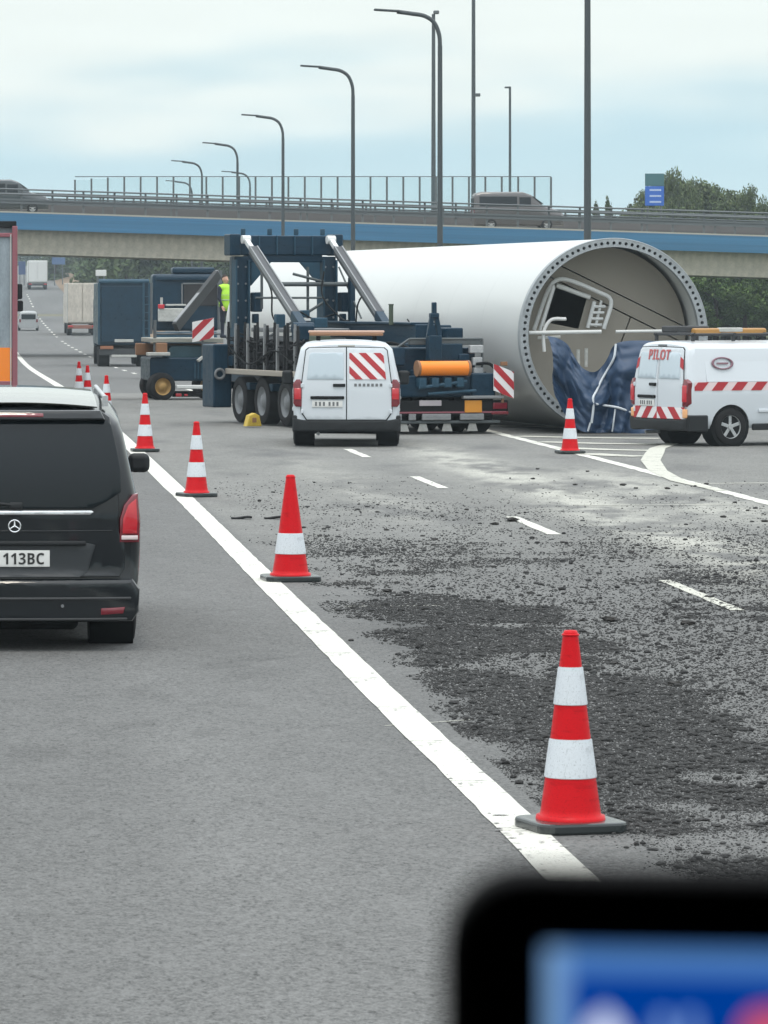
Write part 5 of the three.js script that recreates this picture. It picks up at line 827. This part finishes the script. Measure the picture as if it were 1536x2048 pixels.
{ // shrubs' own low slope
  const g = sheet(steps([[34, 76, 1.5]]), steps([[268, 330, 2]]), (x, d) => gy(d) + 1.4 + 3.6 * sstep(282, 318, d) * (0.8 + 0.3 * fbm(x * 0.2, d * 0.2, 3)) - 1.5 * sstep(40, 34, x), (x, d) => { const n = fbm(x * 0.9, d * 0.9, 1); return [0.05 + 0.03 * n, 0.075 + 0.03 * n, 0.025]; }, 4); struct('grass_bank', g, M.ground);
}
for (let i = 0; i < 26; i++) { const d = (i < 8 ? 660 : 440) + (i % 5) * 38 + rr(0, 20), s = F / d, px = (i < 8 ? 112 : 120) + i * 13.2 + rr(-6, 6), k = rr(1.0, 1.5); plant(tC, 'tree', XA(px, d), gy(d) - (i < 8 ? 3.2 : 2.4), -d, i * 1.7, [k * 1.15, k], 'hazy green tree in the belt seen under the overpass', 'tree', 'hazy trees seen under the overpass'); }
for (let i = 0; i < 12; i++) { const d = 980 + (i % 3) * 40, px = -60 + i * 22 + rr(-6, 6); plant(tC, 'tree', XA(px, d), gy(d) - 4.6, -d, i * 2.3, [2.1, 1.3], 'far hazy tree where the road meets the horizon', 'tree', 'far trees at the top of the road'); }
{
  const v = sheet(steps([[11.5, 15, 0.7]]), steps([[250, 900, 20]]), (x, d) => gy(d) + 0.02 + 0.55 * sstep(11.5, 14, x), (x, d) => { const n = fbm(x, d * 0.05, 2); return [0.22 + 0.08 * n, 0.15 + 0.06 * n, 0.09 + 0.03 * n]; }, 4); struct('verge', v, M.ground);
  const sg = (px, py, d, w, h, mat, label) => { const b = gy(d), y = YA(py, d) - b, t = thing('road_sign', label, 'road sign', XA(px, d), b, -d); part('post', [cyly(0.07, y, -w * 0.3, y / 2, -0.06), cyly(0.07, y, w * 0.3, y / 2, -0.06)], M.galv, t); part('panel', rbox(w, h, 0.06, 0.03, 0, y, 0), mat, t); };
  sg(117, 522, 640, 1.9, 1.0, std(0.06, 0.12, 0.26, 0.6), 'small blue motorway sign right of the farthest lorry'); sg(44, 536, 640, 1.0, 1.9, std(0.03, 0.06, 0.16, 0.6), 'narrow blue motorway sign left of the farthest lorry'); sg(202, 546, 330, 0.8, 0.45, M.rail, 'small white sign above the dark blue lorry');
}

// ------------------------------------------------------------------ navigation device in front of the windscreen of the own lorry
{
  const d = 0.65, k = d / F, t = thing('navigation_device', 'black navigation device with a bright blue screen, out of focus in the corner', 'navigation device', XA(1500, d), YA(2300, d), -d, -0.12);
  const X = px => (px - 1500) * k, Y = py => (2300 - py) * k;
  part('housing', [ext(roundRect(X(886), Y(2700), X(2700), Y(1752), 0.0125, 8), 0.016, -0.016, 0.003)], M.bezel, t);
  const cv = document.createElement('canvas'); cv.width = 1024; cv.height = 512; const c = cv.getContext('2d');
  c.fillStyle = '#4a79b8'; c.fillRect(0, 0, 1024, 512); c.fillStyle = '#6f97c6'; c.fillRect(0, 0, 34, 512); c.fillStyle = '#003c94'; c.fillRect(38, 40, 1024, 512);
  c.fillStyle = '#c9d4f2'; c.beginPath(); c.moveTo(86, 92); c.quadraticCurveTo(48, 124, 52, 156); c.lineTo(120, 156); c.quadraticCurveTo(124, 124, 86, 92); c.fill(); c.fillRect(70, 150, 32, 120);
  c.fillStyle = '#7fa3de'; c.fillRect(160, 102, 18, 90); c.fillRect(200, 100, 16, 90); c.fillStyle = '#c4526e'; c.beginPath(); c.roundRect(276, 88, 240, 120, 40); c.fill();
  c.fillStyle = '#9db9e8'; c.fillRect(560, 90, 200, 24); c.fillRect(560, 140, 300, 18);
  const tx = new THREE.CanvasTexture(cv); tx.colorSpace = THREE.SRGBColorSpace;
  const sm = new THREE.MeshStandardMaterial({ color: 0x000000, roughness: 0.4, emissive: 0xffffff, emissiveMap: tx, emissiveIntensity: 0.85 });
  const pg = new THREE.PlaneGeometry(X(2520) - X(1092), Y(1900) - Y(2560)); part('screen', pg.translate((X(2520) + X(1092)) / 2, (Y(1900) + Y(2560)) / 2, 0.0006), sm, t);
  part('mount_arm', [bar(V(0.0, -0.02, -0.018), V(0.0, -0.09, -0.06), 0.008), tf(new THREE.SphereGeometry(0.013, 16, 12), 0, -0.02, -0.02)], M.bezel, t); part('mount_foot', [tf(new THREE.CylinderGeometry(0.03, 0.036, 0.014, 24), 0, -0.098, -0.06)], M.bezel, t);
  struct('cab_shell', [box(2.6, 0.08, 2.4, 0.3, H + 0.75, 0.35), box(2.6, 2.2, 0.08, 0.3, H - 0.3, 1.59), box(0.08, 2.2, 2.3, -1.04, H - 0.3, 0.4), box(0.08, 2.2, 2.3, 1.64, H - 0.3, 0.4), box(2.6, 0.08, 2.6, 0.3, H - 1.44, 0.25), box(2.6, 1.0, 0.06, 0.3, H - 0.94, -1.05)], M.dash);
  const y = t.position.y - 0.105, da = struct('dashboard', [rbox(2.2, 0.07, 0.5, 0.03, 0.3, y - 0.035, -0.78), rbox(2.2, 0.4, 0.06, 0.03, 0.3, y - 0.24, -0.56)], M.dash);
}
sh(scene);
renderer.render(scene, camera);
